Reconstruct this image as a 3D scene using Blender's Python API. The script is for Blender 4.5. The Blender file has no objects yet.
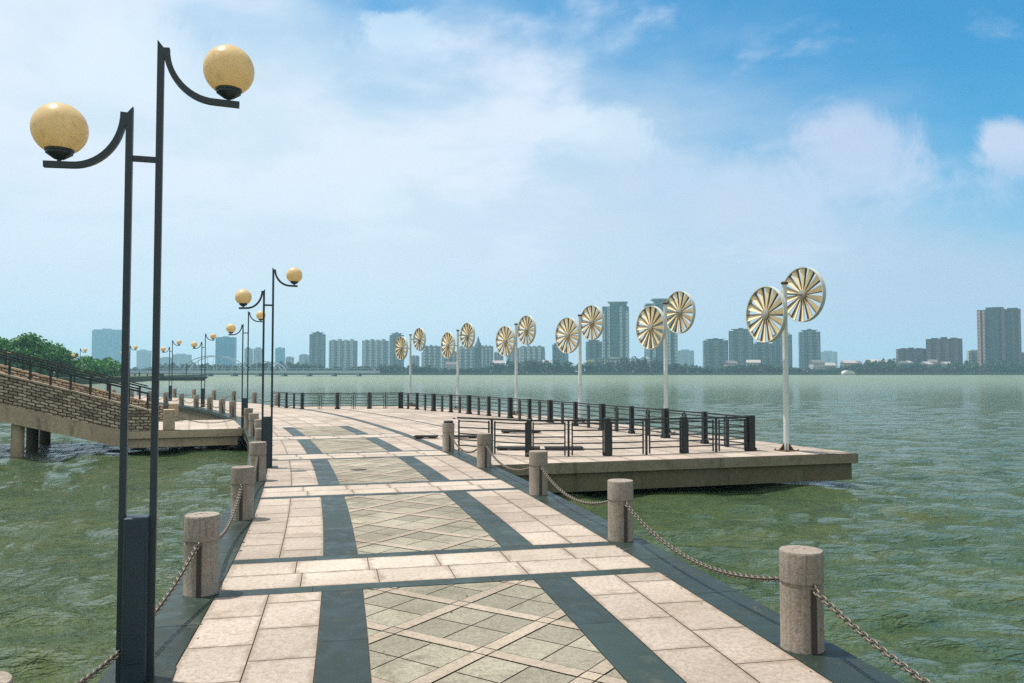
import bpy, math, random
import numpy as np
from mathutils import Vector, Matrix

random.seed(7)
rng = np.random.default_rng(11)
R = math.radians
scene = bpy.context.scene
col = scene.collection

# ------------------------------------------------------------------ camera
CAM_H = 1.7
cam_d = bpy.data.cameras.new('camera')
cam_d.sensor_width = 36.0
cam_d.lens = 800.0 / 1024.0 * 36.0
cam_d.clip_start = 0.05
cam_d.clip_end = 20000
cam = bpy.data.objects.new('camera', cam_d)
cam.location = (0, 0, CAM_H)
cam.rotation_euler = (R(90) + math.atan((372 - 341.5) / 800.0), 0, 0)
col.objects.link(cam)
scene.camera = cam

# ------------------------------------------------------------------ light
SUN_DIR = Vector((-0.95, 0.30, 0)).normalized()
SUN_EL = R(69)
sun_d = bpy.data.lights.new('sun', 'SUN')
sun_d.energy = 4.9
sun_d.angle = R(0.5)
sun_d.color = (1.0, 0.95, 0.87)
sun = bpy.data.objects.new('sun', sun_d)
sv = Vector((SUN_DIR.x * math.cos(SUN_EL), SUN_DIR.y * math.cos(SUN_EL), math.sin(SUN_EL)))
sun.rotation_euler = sv.to_track_quat('Z', 'Y').to_euler()
col.objects.link(sun)

world = bpy.data.worlds.new('World')
scene.world = world
world.use_nodes = True


class NT:
    """small node-tree helper"""
    def __init__(self, tree):
        self.t = tree
        self.n = tree.nodes
        self.l = tree.links

    def node(self, typ, **kw):
        nd = self.n.new(typ)
        for k, v in kw.items():
            setattr(nd, k, v)
        return nd

    def put(self, sock, v):
        if isinstance(v, bpy.types.NodeSocket):
            self.l.new(v, sock)
        elif isinstance(v, (tuple, list)) and len(v) == 3 and sock.type == 'RGBA':
            sock.default_value = (*v, 1)
        else:
            sock.default_value = v

    def math(self, op, a, b=0.0, c=None, clamp=False):
        nd = self.node('ShaderNodeMath', operation=op, use_clamp=clamp)
        self.put(nd.inputs[0], a)
        self.put(nd.inputs[1], b)
        if c is not None:
            self.put(nd.inputs[2], c)
        return nd.outputs[0]

    def mix(self, f, a, b, blend='MIX'):
        nd = self.node('ShaderNodeMix', data_type='RGBA', blend_type=blend)
        self.put(nd.inputs[0], f)
        self.put(nd.inputs[6], a)
        self.put(nd.inputs[7], b)
        return nd.outputs[2]

    def noise(self, vec, scale, detail=4.0, rough=0.55, dist=0.0):
        nd = self.node('ShaderNodeTexNoise')
        if vec is not None:
            self.l.new(vec, nd.inputs['Vector'])
        nd.inputs['Scale'].default_value = scale
        nd.inputs['Detail'].default_value = detail
        nd.inputs['Roughness'].default_value = rough
        nd.inputs['Distortion'].default_value = dist
        return nd.outputs[0]

    def ramp(self, f, stops):
        nd = self.node('ShaderNodeValToRGB')
        self.put(nd.inputs[0], f)
        e = nd.color_ramp.elements
        while len(e) < len(stops):
            e.new(0.5)
        for el, (p, c) in zip(e, stops):
            el.position = p
            el.color = (*c, 1) if len(c) == 3 else c
        return nd.outputs[0]

    def rng(self, v, a, b, c=0.0, d=1.0, smooth=True):
        nd = self.node('ShaderNodeMapRange')
        nd.interpolation_type = 'SMOOTHSTEP' if smooth else 'LINEAR'
        self.put(nd.inputs[0], v)
        for i, q in enumerate((a, b, c, d)):
            self.put(nd.inputs[i + 1], q)
        return nd.outputs[0]

    def vmap(self, vec, scale=(1, 1, 1), loc=(0, 0, 0), rot=(0, 0, 0)):
        nd = self.node('ShaderNodeMapping')
        self.l.new(vec, nd.inputs[0])
        nd.inputs['Location'].default_value = loc
        nd.inputs['Rotation'].default_value = rot
        nd.inputs['Scale'].default_value = scale
        return nd.outputs[0]

    def dot(self, a, b):
        nd = self.node('ShaderNodeVectorMath', operation='DOT_PRODUCT')
        self.put(nd.inputs[0], a)
        self.put(nd.inputs[1], b)
        return nd.outputs['Value']


def build_world():
    w = NT(world.node_tree)
    w.n.clear()
    out = w.node('ShaderNodeOutputWorld')
    bg = w.node('ShaderNodeBackground')
    bg.inputs[1].default_value = 0.1
    sky = w.node('ShaderNodeTexSky', sky_type='NISHITA')
    sky.sun_disc = False
    sky.sun_elevation = SUN_EL
    sky.sun_rotation = math.atan2(SUN_DIR.x, SUN_DIR.y) % (2 * math.pi)
    sky.air_density = 1.2
    sky.dust_density = 1.0
    sky.ozone_density = 3.0
    d = w.node('ShaderNodeTexCoord').outputs['Generated']
    sep = w.node('ShaderNodeSeparateXYZ')
    w.l.new(d, sep.inputs[0])
    x, y, z = sep.outputs
    # deeper, more saturated blue high up
    blue = w.mix(1.0, sky.outputs[0], (0.25, 1.03, 1.30), 'MULTIPLY')
    # pale moist air low down, reaching higher on the left (sun side)
    left = w.math('MULTIPLY_ADD', x, -0.30, 0.055)
    n1 = w.noise(w.vmap(d, (1.0, 1.0, 2.2)), 2.6, 5, 0.55, 0.3)
    wob = w.math('MULTIPLY_ADD', n1, 0.42, -0.21)
    h = w.math('ADD', w.math('SUBTRACT', left, w.math('MULTIPLY', z, 1.12)), wob)
    hz = w.rng(h, -0.50, -0.17)
    hazecol = w.mix(w.rng(x, -0.25, 0.62), (6.3, 7.5, 8.4), (4.3, 5.5, 7.2))
    c1 = w.mix(w.math('MULTIPLY', hz, 0.94), blue, hazecol)
    # cumulus and thin cloud
    den = w.math('ADD', w.math('MAXIMUM', z, 0.0), 0.22)
    cx = w.math('DIVIDE', x, den)
    cy = w.math('DIVIDE', y, den)
    cmb = w.node('ShaderNodeCombineXYZ')
    w.l.new(cx, cmb.inputs[0]); w.l.new(cy, cmb.inputs[1])
    n2 = w.noise(w.vmap(cmb.outputs[0], (1.0, 1.0, 1.0), (3.3, 1.2, 0)), 1.7, 8, 0.58, 0.25)
    n3 = w.noise(d, 11.0, 9, 0.66, 0.5)
    cover = w.math('ADD', n2, w.math('MULTIPLY_ADD', x, -0.24, 0.0))
    cl = w.rng(cover, 0.47, 0.66)
    cl = w.math('MULTIPLY', cl, w.rng(z, 0.06, 0.24))
    c2 = w.mix(w.math('MULTIPLY', cl, 0.80), c1, (7.2, 7.95, 9.1))

    def puff(px, py, rx, ry, base, colour, c_in, amount, thr):
        """a heap cloud around one direction of the sky: noise edge, flat base"""
        dirv = Vector(((px - 512) / 800.0, 1.0, (372 - py) / 800.0)).normalized()
        az = w.math('SUBTRACT', w.math('DIVIDE', x, w.math('MAXIMUM', y, 0.05)), (px - 512) / 800.0)
        el = w.math('SUBTRACT', w.math('DIVIDE', z, w.math('MAXIMUM', y, 0.05)), (372 - py) / 800.0)
        a2 = w.math('DIVIDE', az, rx / 800.0)
        up = w.math('DIVIDE', w.math('MAXIMUM', el, 0.0), ry / 800.0)
        dn = w.math('DIVIDE', w.math('MINIMUM', el, 0.0), base / 800.0)
        r2 = w.math('ADD', w.math('MULTIPLY', a2, a2), w.math('ADD', w.math('MULTIPLY', up, up), w.math('MULTIPLY', dn, dn)))
        f = w.math('ADD', w.math('SUBTRACT', 1.0, w.math('SQRT', r2)), w.math('MULTIPLY_ADD', n3, 2.2, -1.1))
        f = w.rng(f, 0.0, thr)
        # fade the base away
        f = w.math('MULTIPLY', f, w.rng(el, -base / 800.0, 0.0))
        f = w.math('MULTIPLY', f, w.rng(y, 0.0, 0.2))
        return w.mix(w.math('MULTIPLY', f, amount), c_in, colour)
    c2 = puff(760, 185, 300, 52, 150, (5.3, 6.5, 8.1), c2, 0.7, 1.0)
    c3 = puff(856, 140, 84, 44, 110, (5.4, 6.3, 8.1), c2, 0.75, 0.7)
    c3 = puff(1012, 142, 40, 32, 70, (6.0, 6.6, 8.1), c3, 0.8, 0.55)
    c3 = puff(600, 125, 60, 32, 60, (6.6, 7.9, 8.8), c3, 0.6, 0.5)
    c3 = puff(400, 30, 70, 30, 40, (6.9, 8.2, 9.2), c3, 0.6, 0.6)
    c3 = puff(130, 60, 130, 60, 80, (7.2, 8.2, 9.2), c3, 0.55, 0.6)
    c3 = puff(380, 200, 50, 24, 30, (6.9, 8.1, 8.9), c3, 0.45, 0.6)
    # unseen pale cloud added overhead and behind the viewer to warm and lift shade
    back = w.math('MAXIMUM', w.rng(z, 0.48, 0.80), w.rng(y, 0.25, -0.25))
    c3 = w.mix(w.math('MULTIPLY', back, 0.88), c3, (7.4, 7.5, 7.3))
    w.l.new(c3, bg.inputs[0])
    w.l.new(bg.outputs[0], out.inputs[0])


build_world()
scene.view_settings.view_transform = 'Standard'
scene.view_settings.look = 'None'
scene.view_settings.exposure = 0.17
scene.view_settings.gamma = 1.0
scene.cycles.use_denoising = False
scene.cycles.sample_clamp_direct = 3.0
scene.cycles.sample_clamp_indirect = 2.0
scene.cycles.max_bounces = 8
scene.cycles.volume_bounces = 1
scene.cycles.caustics_reflective = False
scene.cycles.caustics_refractive = False


# ------------------------------------------------------------------ helpers
def tag(o, label=None, cat=None, group=None, kind=None):
    if label: o['label'] = label
    if cat: o['category'] = cat
    if group: o['group'] = group
    if kind: o['kind'] = kind
    return o


def thing(name, label, cat, loc=(0, 0, 0), rz=0.0, group=None):
    o = bpy.data.objects.new(name, None)
    o.empty_display_size = 0.2
    col.objects.link(o)
    o.location = loc
    o.rotation_euler = (0, 0, rz)
    return tag(o, label, cat, group)


KIDS = {}


def link(o, parent=None):
    col.objects.link(o)
    if parent is not None:
        o.parent = parent
        KIDS.setdefault(parent.name, []).append(o)
    return o


def copy_tree(o, parent=None):
    c = o.copy()
    link(c, parent)
    for k in KIDS.get(o.name, []):
        copy_tree(k, c)
    return c


class MB:
    """collects shapes and links them as one mesh object"""
    def __init__(self):
        self.v = []; self.f = []; self.m = []; self.r = []; self.uv = []

    def face(self, pts, m=0, r=None, uv=None):
        i = len(self.v)
        self.v += [tuple(p) for p in pts]
        self.f.append(tuple(range(i, i + len(pts))))
        self.m.append(m); self.r.append(random.random() if r is None else r); self.uv.append(uv)

    def mesh(self, verts, faces, m=0, r=None):
        i = len(self.v)
        self.v += [tuple(p) for p in verts]
        rr = random.random() if r is None else r
        for f in faces:
            self.f.append(tuple(i + k for k in f)); self.m.append(m); self.r.append(rr); self.uv.append(None)

    def box(self, lo, hi, m=0, M=None, r=None, bev=0.0):
        x0, y0, z0 = lo; x1, y1, z1 = hi
        if bev > 0:
            b = bev
            v = []
            for z, e in ((z0, b), (z0 + b, 0), (z1 - b, 0), (z1, b)):
                # eight-sided ring keeps vertical edges bevelled too
                X0, X1, Y0, Y1 = x0 + e, x1 - e, y0 + e, y1 - e
                v += [(X0 + b, Y0, z), (X1 - b, Y0, z), (X1, Y0 + b, z), (X1, Y1 - b, z),
                      (X1 - b, Y1, z), (X0 + b, Y1, z), (X0, Y1 - b, z), (X0, Y0 + b, z)]
            f = [tuple(reversed(range(8))), tuple(range(24, 32))]
            for k in range(3):
                for j in range(8):
                    a = k * 8 + j; c = k * 8 + (j + 1) % 8
                    f.append((a, c, c + 8, a + 8))
        else:
            v = [(x0, y0, z0), (x1, y0, z0), (x1, y1, z0), (x0, y1, z0), (x0, y0, z1), (x1, y0, z1), (x1, y1, z1), (x0, y1, z1)]
            f = [(3, 2, 1, 0), (4, 5, 6, 7), (0, 1, 5, 4), (1, 2, 6, 5), (2, 3, 7, 6), (3, 0, 4, 7)]
        if M is not None:
            v = [M @ Vector(p) for p in v]
        self.mesh(v, f, m, r)

    def lathe(self, prof, n=24, m=0, M=None, cap=True, r=None):
        v = []
        for (rad, z) in prof:
            for k in range(n):
                a = 2 * math.pi * k / n
                v.append((rad * math.cos(a), rad * math.sin(a), z))
        f = []
        for j in range(len(prof) - 1):
            for k in range(n):
                a = j * n + k; b = j * n + (k + 1) % n
                f.append((a, b, b + n, a + n))
        if cap:
            f.append(tuple(reversed(range(n))))
            f.append(tuple(range((len(prof) - 1) * n, len(prof) * n)))
        if M is not None:
            v = [M @ Vector(p) for p in v]
        self.mesh(v, f, m, r)

    def sweep(self, pts, prof, m=0, up=(0, 0, 1), r=None):
        """closed profile (list of 2-D points) along a polyline"""
        P = [Vector(p) for p in pts]
        n = len(prof); v = []
        up = Vector(up)
        for i, p in enumerate(P):
            t = (P[min(i + 1, len(P) - 1)] - P[max(i - 1, 0)]).normalized()
            u = up
            if abs(t.dot(u)) > 0.98:
                u = Vector((1, 0, 0)) if abs(t.x) < 0.9 else Vector((0, 1, 0))
            s = t.cross(u).normalized(); w = s.cross(t).normalized()
            for (a, b) in prof:
                v.append(p + s * a + w * b)
        f = []
        for i in range(len(P) - 1):
            for k in range(n):
                a = i * n + k; b = i * n + (k + 1) % n
                f.append((a, b, b + n, a + n))
        f.append(tuple(reversed(range(n))))
        f.append(tuple(range((len(P) - 1) * n, len(P) * n)))
        self.mesh(v, f, m, r)

    def bar(self, a, b, w, m=0, up=(0, 0, 1), h=None):
        h = w if h is None else h
        self.sweep([a, b], [(-w / 2, -h / 2), (w / 2, -h / 2), (w / 2, h / 2), (-w / 2, h / 2)], m, up)

    def rod(self, pts, rad, n=8, m=0):
        self.sweep(pts, [(rad * math.cos(2 * math.pi * k / n), rad * math.sin(2 * math.pi * k / n)) for k in range(n)], m)

    def prism(self, poly, z0, z1, m=0, msides=None, r=None):
        """poly: world xy counter-clockwise"""
        n = len(poly)
        ms = m if msides is None else msides
        rr = random.random() if r is None else r
        self.face([(p[0], p[1], z1) for p in poly], m, rr)
        self.face([(p[0], p[1], z0) for p in reversed(poly)], ms, rr)
        for i in range(n):
            a, b = poly[i], poly[(i + 1) % n]
            self.face([(a[0], a[1], z0), (b[0], b[1], z0), (b[0], b[1], z1), (a[0], a[1], z1)], ms, rr)

    def data(self, name, mats, smooth=False, angle=None):
        me = bpy.data.meshes.new(name)
        me.from_pydata(self.v, [], self.f)
        for mt in (mats if isinstance(mats, (list, tuple)) else [mats]):
            me.materials.append(mt)
        me.polygons.foreach_set('material_index', self.m)
        at = me.attributes.new('rnd', 'FLOAT', 'FACE')
        at.data.foreach_set('value', self.r)
        if any(u is not None for u in self.uv):
            ul = me.uv_layers.new(name='UVMap')
            k = 0
            for f, u in zip(self.f, self.uv):
                for j in range(len(f)):
                    ul.data[k].uv = u[j] if u is not None else (.5, .5)
                    k += 1
        if smooth:
            me.polygons.foreach_set('use_smooth', [True] * len(self.f))
            if angle is not None:
                me.set_sharp_from_angle(angle=angle)
        me.update()
        return me

    def build(self, name, mats, parent=None, smooth=False, angle=R(35)):
        o = bpy.data.objects.new(name, self.data(name, mats, smooth, angle))
        return link(o, parent)


# ------------------------------------------------------------------ materials
def mat(name):
    m = bpy.data.materials.new(name)
    m.use_nodes = True
    t = NT(m.node_tree)
    b = m.node_tree.nodes['Principled BSDF']
    return m, t, b


def obj_coord(t):
    return t.node('ShaderNodeTexCoord').outputs['Object']


def geo_pos(t):
    return t.node('ShaderNodeNewGeometry').outputs['Position']


def bump(t, b, h, strength=0.3, dist=0.01, normal=None):
    nd = t.node('ShaderNodeBump')
    nd.inputs['Strength'].default_value = strength
    nd.inputs['Distance'].default_value = dist
    t.l.new(h, nd.inputs['Height'])
    if normal is not None:
        t.l.new(normal, nd.inputs['Normal'])
    t.l.new(nd.outputs[0], b.inputs['Normal'])
    return nd.outputs[0]


def stone(name, c1, c2, speck=(0.1, 0.09, 0.08), speck_amt=0.5, scale=1.0, rough=0.85, vary=0.25, stain=0.35, stain_col=(0.14, 0.12, 0.09), bmp=0.4, tooled=False, edge=False):
    m, t, b = mat(name)
    p = geo_pos(t)
    at = t.node('ShaderNodeAttribute', attribute_name='rnd').outputs['Fac']
    base = t.mix(t.noise(p, 1.3 * scale, 5, 0.6), c1, c2)
    base = t.mix(1.0, base, t.ramp(at, [(0, (1 - vary,) * 3), (1, (1 + vary * .4, 1 + vary * .4, 1 + vary * .36))]), 'MULTIPLY')
    mot = t.noise(p, 26 * scale, 8, 0.78)
    base = t.mix(1.0, base, t.ramp(mot, [(0.30, (.55, .53, .50)), (0.52, (1.0, 1.0, 1.0)), (0.70, (1.16, 1.16, 1.15))]), 'MULTIPLY')
    sp = t.rng(t.noise(p, 75 * scale, 3, 0.75), 0.52, 0.68)
    base = t.mix(t.math('MULTIPLY', sp, speck_amt), base, speck)
    sp2 = t.rng(t.noise(p, 60 * scale, 3, 0.75), 0.58, 0.70)
    base = t.mix(t.math('MULTIPLY', sp2, speck_amt * 0.6), base, tuple(min(1, c * 1.5) for c in c2))
    st = t.rng(t.noise(t.vmap(p, (1, 1, 0.35)), 2.1, 7, 0.68, 0.6), 0.50, 0.72)
    base = t.mix(t.math('MULTIPLY', st, stain), base, stain_col)
    big = t.noise(p, 0.55, 6, 0.62, 0.4)
    base = t.mix(1.0, base, t.ramp(big, [(0.36, (.80, .785, .76)), (0.60, (1.04, 1.04, 1.04))]), 'MULTIPLY')
    if edge:      # dirt worn into the joints creeps over the slab edges
        uv = t.node('ShaderNodeUVMap').outputs[0]
        su = t.node('ShaderNodeSeparateXYZ'); t.l.new(uv, su.inputs[0])
        eu = t.math('SUBTRACT', .5, t.math('ABSOLUTE', t.math('SUBTRACT', su.outputs[0], .5)))
        ev = t.math('SUBTRACT', .5, t.math('ABSOLUTE', t.math('SUBTRACT', su.outputs[1], .5)))
        ed = t.math('MINIMUM', eu, ev)
        nz_ = t.noise(p, 7.0, 7, 0.7, 0.4)
        dm = t.rng(t.math('SUBTRACT', t.math('MULTIPLY', t.math('SUBTRACT', nz_, .36), .42), ed), -0.035, 0.06)
        base = t.mix(t.math('MULTIPLY', dm, .50), base, (0.17, 0.125, 0.085))
    hgt = t.noise(p, 60 * scale, 4, 0.7)
    if tooled:
        tl = t.noise(t.vmap(p, (1, 1, .045)), 62, 3, 0.6)
        base = t.mix(t.math('MULTIPLY', t.rng(tl, .50, .72), .55), base, tuple(c * .45 for c in c1))
        hgt = t.math('ADD', hgt, t.math('MULTIPLY', tl, -1.2))
    t.l.new(base, b.inputs['Base Color'])
    b.inputs['Roughness'].default_value = rough
    bump(t, b, hgt, bmp, 0.006)
    return m


def plain(name, c, rough=0.5, metal=0.0, vary=0.12, scale=6.0, wear=None, wear_amt=0.3, bmp=0.0):
    m, t, b = mat(name)
    p = obj_coord(t)
    n = t.noise(p, scale, 5, 0.6)
    lo = tuple(x * (1 - vary) for x in c); hi = tuple(min(1, x * (1 + vary)) for x in c)
    base = t.mix(n, lo, hi)
    if wear:
        w = t.rng(t.noise(p, scale * 2.3, 7, 0.7), 0.56, 0.68)
        base = t.mix(t.math('MULTIPLY', w, wear_amt), base, wear)
    t.l.new(base, b.inputs['Base Color'])
    t.l.new(t.math('MULTIPLY_ADD', n, 0.25, rough - 0.12), b.inputs['Roughness'])
    b.inputs['Metallic'].default_value = metal
    if bmp:
        bump(t, b, t.noise(p, scale * 8, 3, 0.6), bmp, 0.004)
    return m


M = {}
M['tile'] = stone('pink_granite_tile', (0.375, 0.31, 0.26), (0.495, 0.42, 0.36), (0.15, 0.115, 0.085), 0.7, vary=0.17, stain=0.6, stain_col=(0.235, 0.175, 0.12), edge=True)
M['tile_pale'] = stone('pale_granite_tile', (0.42, 0.355, 0.295), (0.54, 0.465, 0.395), (0.18, 0.14, 0.11), 0.6, vary=0.12, stain=0.34, stain_col=(0.32, 0.26, 0.2), edge=True)
M['rough_tile'] = stone('rough_greenish_tile', (0.235, 0.215, 0.16), (0.385, 0.355, 0.28), (0.08, 0.085, 0.06), 0.75, vary=0.30, stain=0.7, stain_col=(0.12, 0.115, 0.075), bmp=0.9)
M['lattice'] = stone('lattice_band_stone', (0.31, 0.255, 0.20), (0.43, 0.36, 0.29), (0.15, 0.12, 0.09), 0.65, vary=0.14, stain=0.4, stain_col=(0.24, 0.2, 0.14))
M['grout'] = stone('dark_grout', (0.10, 0.075, 0.055), (0.15, 0.115, 0.085), vary=0.0, stain=0.4, stain_col=(0.05, 0.045, 0.03))
M['concrete'] = stone('weathered_concrete', (0.38, 0.295, 0.205), (0.50, 0.40, 0.285), (0.14, 0.12, 0.09), 0.4, scale=0.6, vary=0.05, stain=0.65, stain_col=(0.10, 0.09, 0.065))
M['concrete_stained'] = stone('stained_edge_concrete', (0.18, 0.16, 0.11), (0.30, 0.265, 0.19), (0.10, 0.095, 0.06), 0.5, scale=0.7, vary=0.05, stain=0.85, stain_col=(0.085, 0.09, 0.05))
M['concrete_dark'] = stone('damp_and_shaded_concrete', (0.11, 0.098, 0.058), (0.18, 0.16, 0.095), (0.07, 0.07, 0.05), 0.4, scale=0.6, vary=0.05, stain=0.75, stain_col=(0.06, 0.065, 0.04))
M['bollard'] = stone('bollard_granite', (0.26, 0.22, 0.18), (0.41, 0.36, 0.305), (0.10, 0.08, 0.065), 0.75, scale=1.3, vary=0.05, stain=0.55, stain_col=(0.13, 0.105, 0.08), bmp=0.7, tooled=True)
M['groove'] = plain('painted_slot_shade', (0.05, 0.042, 0.036), 0.8)  # shade inside the chain slots put into the colour


def polished():
    m, t, b = mat('polished_dark_granite')
    p = geo_pos(t)
    at = t.node('ShaderNodeAttribute', attribute_name='rnd').outputs['Fac']
    base = t.mix(t.noise(p, 2.0, 6, 0.65), (0.014, 0.024, 0.019), (0.032, 0.047, 0.039))
    base = t.mix(1.0, base, t.ramp(at, [(0, (.8,) * 3), (1, (1.25,) * 3)]), 'MULTIPLY')
    dust = t.rng(t.noise(p, 3.2, 8, 0.72, 0.8), 0.52, 0.74)
    base = t.mix(t.math('MULTIPLY', dust, 0.4), base, (0.12, 0.125, 0.11))
    sp = t.rng(t.noise(p, 110, 2, 0.7), 0.60, 0.72)
    base = t.mix(t.math('MULTIPLY', sp, 0.3), base, (0.22, 0.24, 0.24))
    t.l.new(base, b.inputs['Base Color'])
    t.l.new(t.rng(t.noise(p, 3.2, 8, 0.72, 0.8), 0.35, 0.7, 0.30, 0.6), b.inputs['Roughness'])
    b.inputs['Specular IOR Level'].default_value = 0.22
    bump(t, b, t.noise(p, 40, 3, 0.6), 0.08, 0.004)
    return m


M['polished'] = polished()
M['paint'] = plain('dark_teal_lamp_paint', (0.018, 0.033, 0.042), 0.42, 0.0, 0.25, 9, wear=(0.07, 0.075, 0.07), wear_amt=0.22)
M['paint_box'] = plain('lamp_box_paint', (0.013, 0.033, 0.046), 0.45, 0.0, 0.25, 5, wear=(0.07, 0.09, 0.09), wear_amt=0.25)
M['rail'] = plain('black_green_rail_paint', (0.011, 0.016, 0.017), 0.5, 0.0, 0.25, 9, wear=(0.10, 0.075, 0.05), wear_amt=0.2)
M['rail_grey'] = plain('grey_green_rail_paint', (0.045, 0.06, 0.062), 0.55, 0.0, 0.25, 9, wear=(0.12, 0.1, 0.08), wear_amt=0.3)
M['chain'] = plain('weathered_chain_steel', (0.17, 0.15, 0.12), 0.5, 0.55, 0.3, 40, wear=(0.17, 0.085, 0.035), wear_amt=0.6)
M['pole_white'] = plain('white_pole_paint', (0.60, 0.645, 0.63), 0.4, 0.0, 0.08, 3, wear=(0.36, 0.33, 0.27), wear_amt=0.4)
M['rim'] = plain('pale_rim_paint', (0.50, 0.53, 0.50), 0.45, 0.0, 0.15, 5, wear=(0.25, 0.22, 0.17), wear_amt=0.4)
M['blade'] = plain('cream_blade_paint', (0.90, 0.75, 0.45), 0.6, 0.0, 0.08, 3, wear=(0.55, 0.42, 0.24), wear_amt=0.25)
M['blade_back'] = plain('brown_blade_underside', (0.16, 0.115, 0.065), 0.6, 0.0, 0.3, 6)
M['hub'] = plain('grey_hub_metal', (0.34, 0.33, 0.29), 0.45, 0.4, 0.2, 8)
M['rust'] = plain('rusty_steel', (0.10, 0.055, 0.03), 0.8, 0.2, 0.4, 20, wear=(0.22, 0.1, 0.04), wear_amt=0.6)
M['soil'] = plain('dark_earth', (0.06, 0.05, 0.03), 0.95)


def globe_mat():
    m, t, b = mat('yellowed_globe_plastic')
    p = obj_coord(t)
    n = t.noise(t.vmap(p, (1, 1, .7)), 9, 7, 0.7, 0.5)
    base = t.mix(n, (0.82, 0.63, 0.34), (0.92, 0.79, 0.52))
    d = t.rng(t.noise(p, 16, 8, 0.75, 0.8), 0.50, 0.72)
    base = t.mix(t.math('MULTIPLY', d, 0.45), base, (0.34, 0.22, 0.09))
    t.l.new(base, b.inputs['Base Color'])
    b.inputs['Roughness'].default_value = 0.3
    tr = t.node('ShaderNodeBsdfTranslucent')
    t.l.new(base, tr.inputs[0])
    mx = t.node('ShaderNodeMixShader'); mx.inputs[0].default_value = 0.5
    t.l.new(b.outputs[0], mx.inputs[1]); t.l.new(tr.outputs[0], mx.inputs[2])
    t.l.new(mx.outputs[0], t.n['Material Output'].inputs[0])
    return m


M['globe'] = globe_mat()


def block_wall():
    m, t, b = mat('stone_block_parapet')
    uv = t.node('ShaderNodeUVMap').outputs[0]
    br = t.node('ShaderNodeTexBrick')
    wob = t.noise(uv, 7, 3, 0.6)
    vv = t.node('ShaderNodeVectorMath', operation='ADD')
    sc = t.node('ShaderNodeVectorMath', operation='SCALE')
    cn = t.node('ShaderNodeTexNoise'); t.l.new(uv, cn.inputs[0]); cn.inputs['Scale'].default_value = 9
    t.l.new(cn.outputs['Color'], sc.inputs[0]); sc.inputs['Scale'].default_value = 0.075
    t.l.new(uv, vv.inputs[0]); t.l.new(sc.outputs[0], vv.inputs[1])
    t.l.new(vv.outputs[0], br.inputs['Vector'])
    br.inputs['Color1'].default_value = (0.62, 0.52, 0.40, 1)
    br.inputs['Color2'].default_value = (0.20, 0.155, 0.11, 1)
    br.inputs['Mortar'].default_value = (0.06, 0.05, 0.038, 1)
    br.inputs['Scale'].default_value = 1.0
    br.inputs['Mortar Size'].default_value = 0.016
    br.inputs['Mortar Smooth'].default_value = 0.4
    br.inputs['Bias'].default_value = -0.1
    br.inputs['Brick Width'].default_value = 0.22
    br.inputs['Row Height'].default_value = 0.088
    n = t.noise(uv, 22, 5, 0.65)
    base = t.mix(1.0, br.outputs['Color'], t.ramp(n, [(0.25, (.55, .55, .55)), (0.8, (1.25, 1.22, 1.15))]), 'MULTIPLY')
    t.l.new(base, b.inputs['Base Color'])
    b.inputs['Roughness'].default_value = 0.9
    hh = t.math('ADD', t.math('MULTIPLY', br.outputs['Fac'], -1.0), t.math('MULTIPLY', n, 0.6))
    bump(t, b, hh, 0.9, 0.035)
    return m


M['blocks'] = block_wall()


def foliage(name, c1, c2):
    m, t, b = mat(name)
    at = t.node('ShaderNodeAttribute', attribute_name='rnd').outputs['Fac']
    base = t.mix(at, c1, c2)
    t.l.new(base, b.inputs['Base Color'])
    b.inputs['Roughness'].default_value = 0.6
    tr = t.node('ShaderNodeBsdfTranslucent')
    t.l.new(t.mix(1.0, base, (0.9, 1.0, 0.4), 'MULTIPLY'), tr.inputs[0])
    mx = t.node('ShaderNodeMixShader'); mx.inputs[0].default_value = 0.3
    t.l.new(b.outputs[0], mx.inputs[1]); t.l.new(tr.outputs[0], mx.inputs[2])
    t.l.new(mx.outputs[0], t.n['Material Output'].inputs[0])
    return m


M['leaf'] = foliage('fresh_leaf', (0.022, 0.115, 0.012), (0.075, 0.25, 0.026))
M['leaf_far'] = foliage('far_leaf', (0.008, 0.036, 0.026), (0.022, 0.066, 0.036))
M['bark'] = plain('bark', (0.09, 0.07, 0.05), 0.9)


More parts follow.
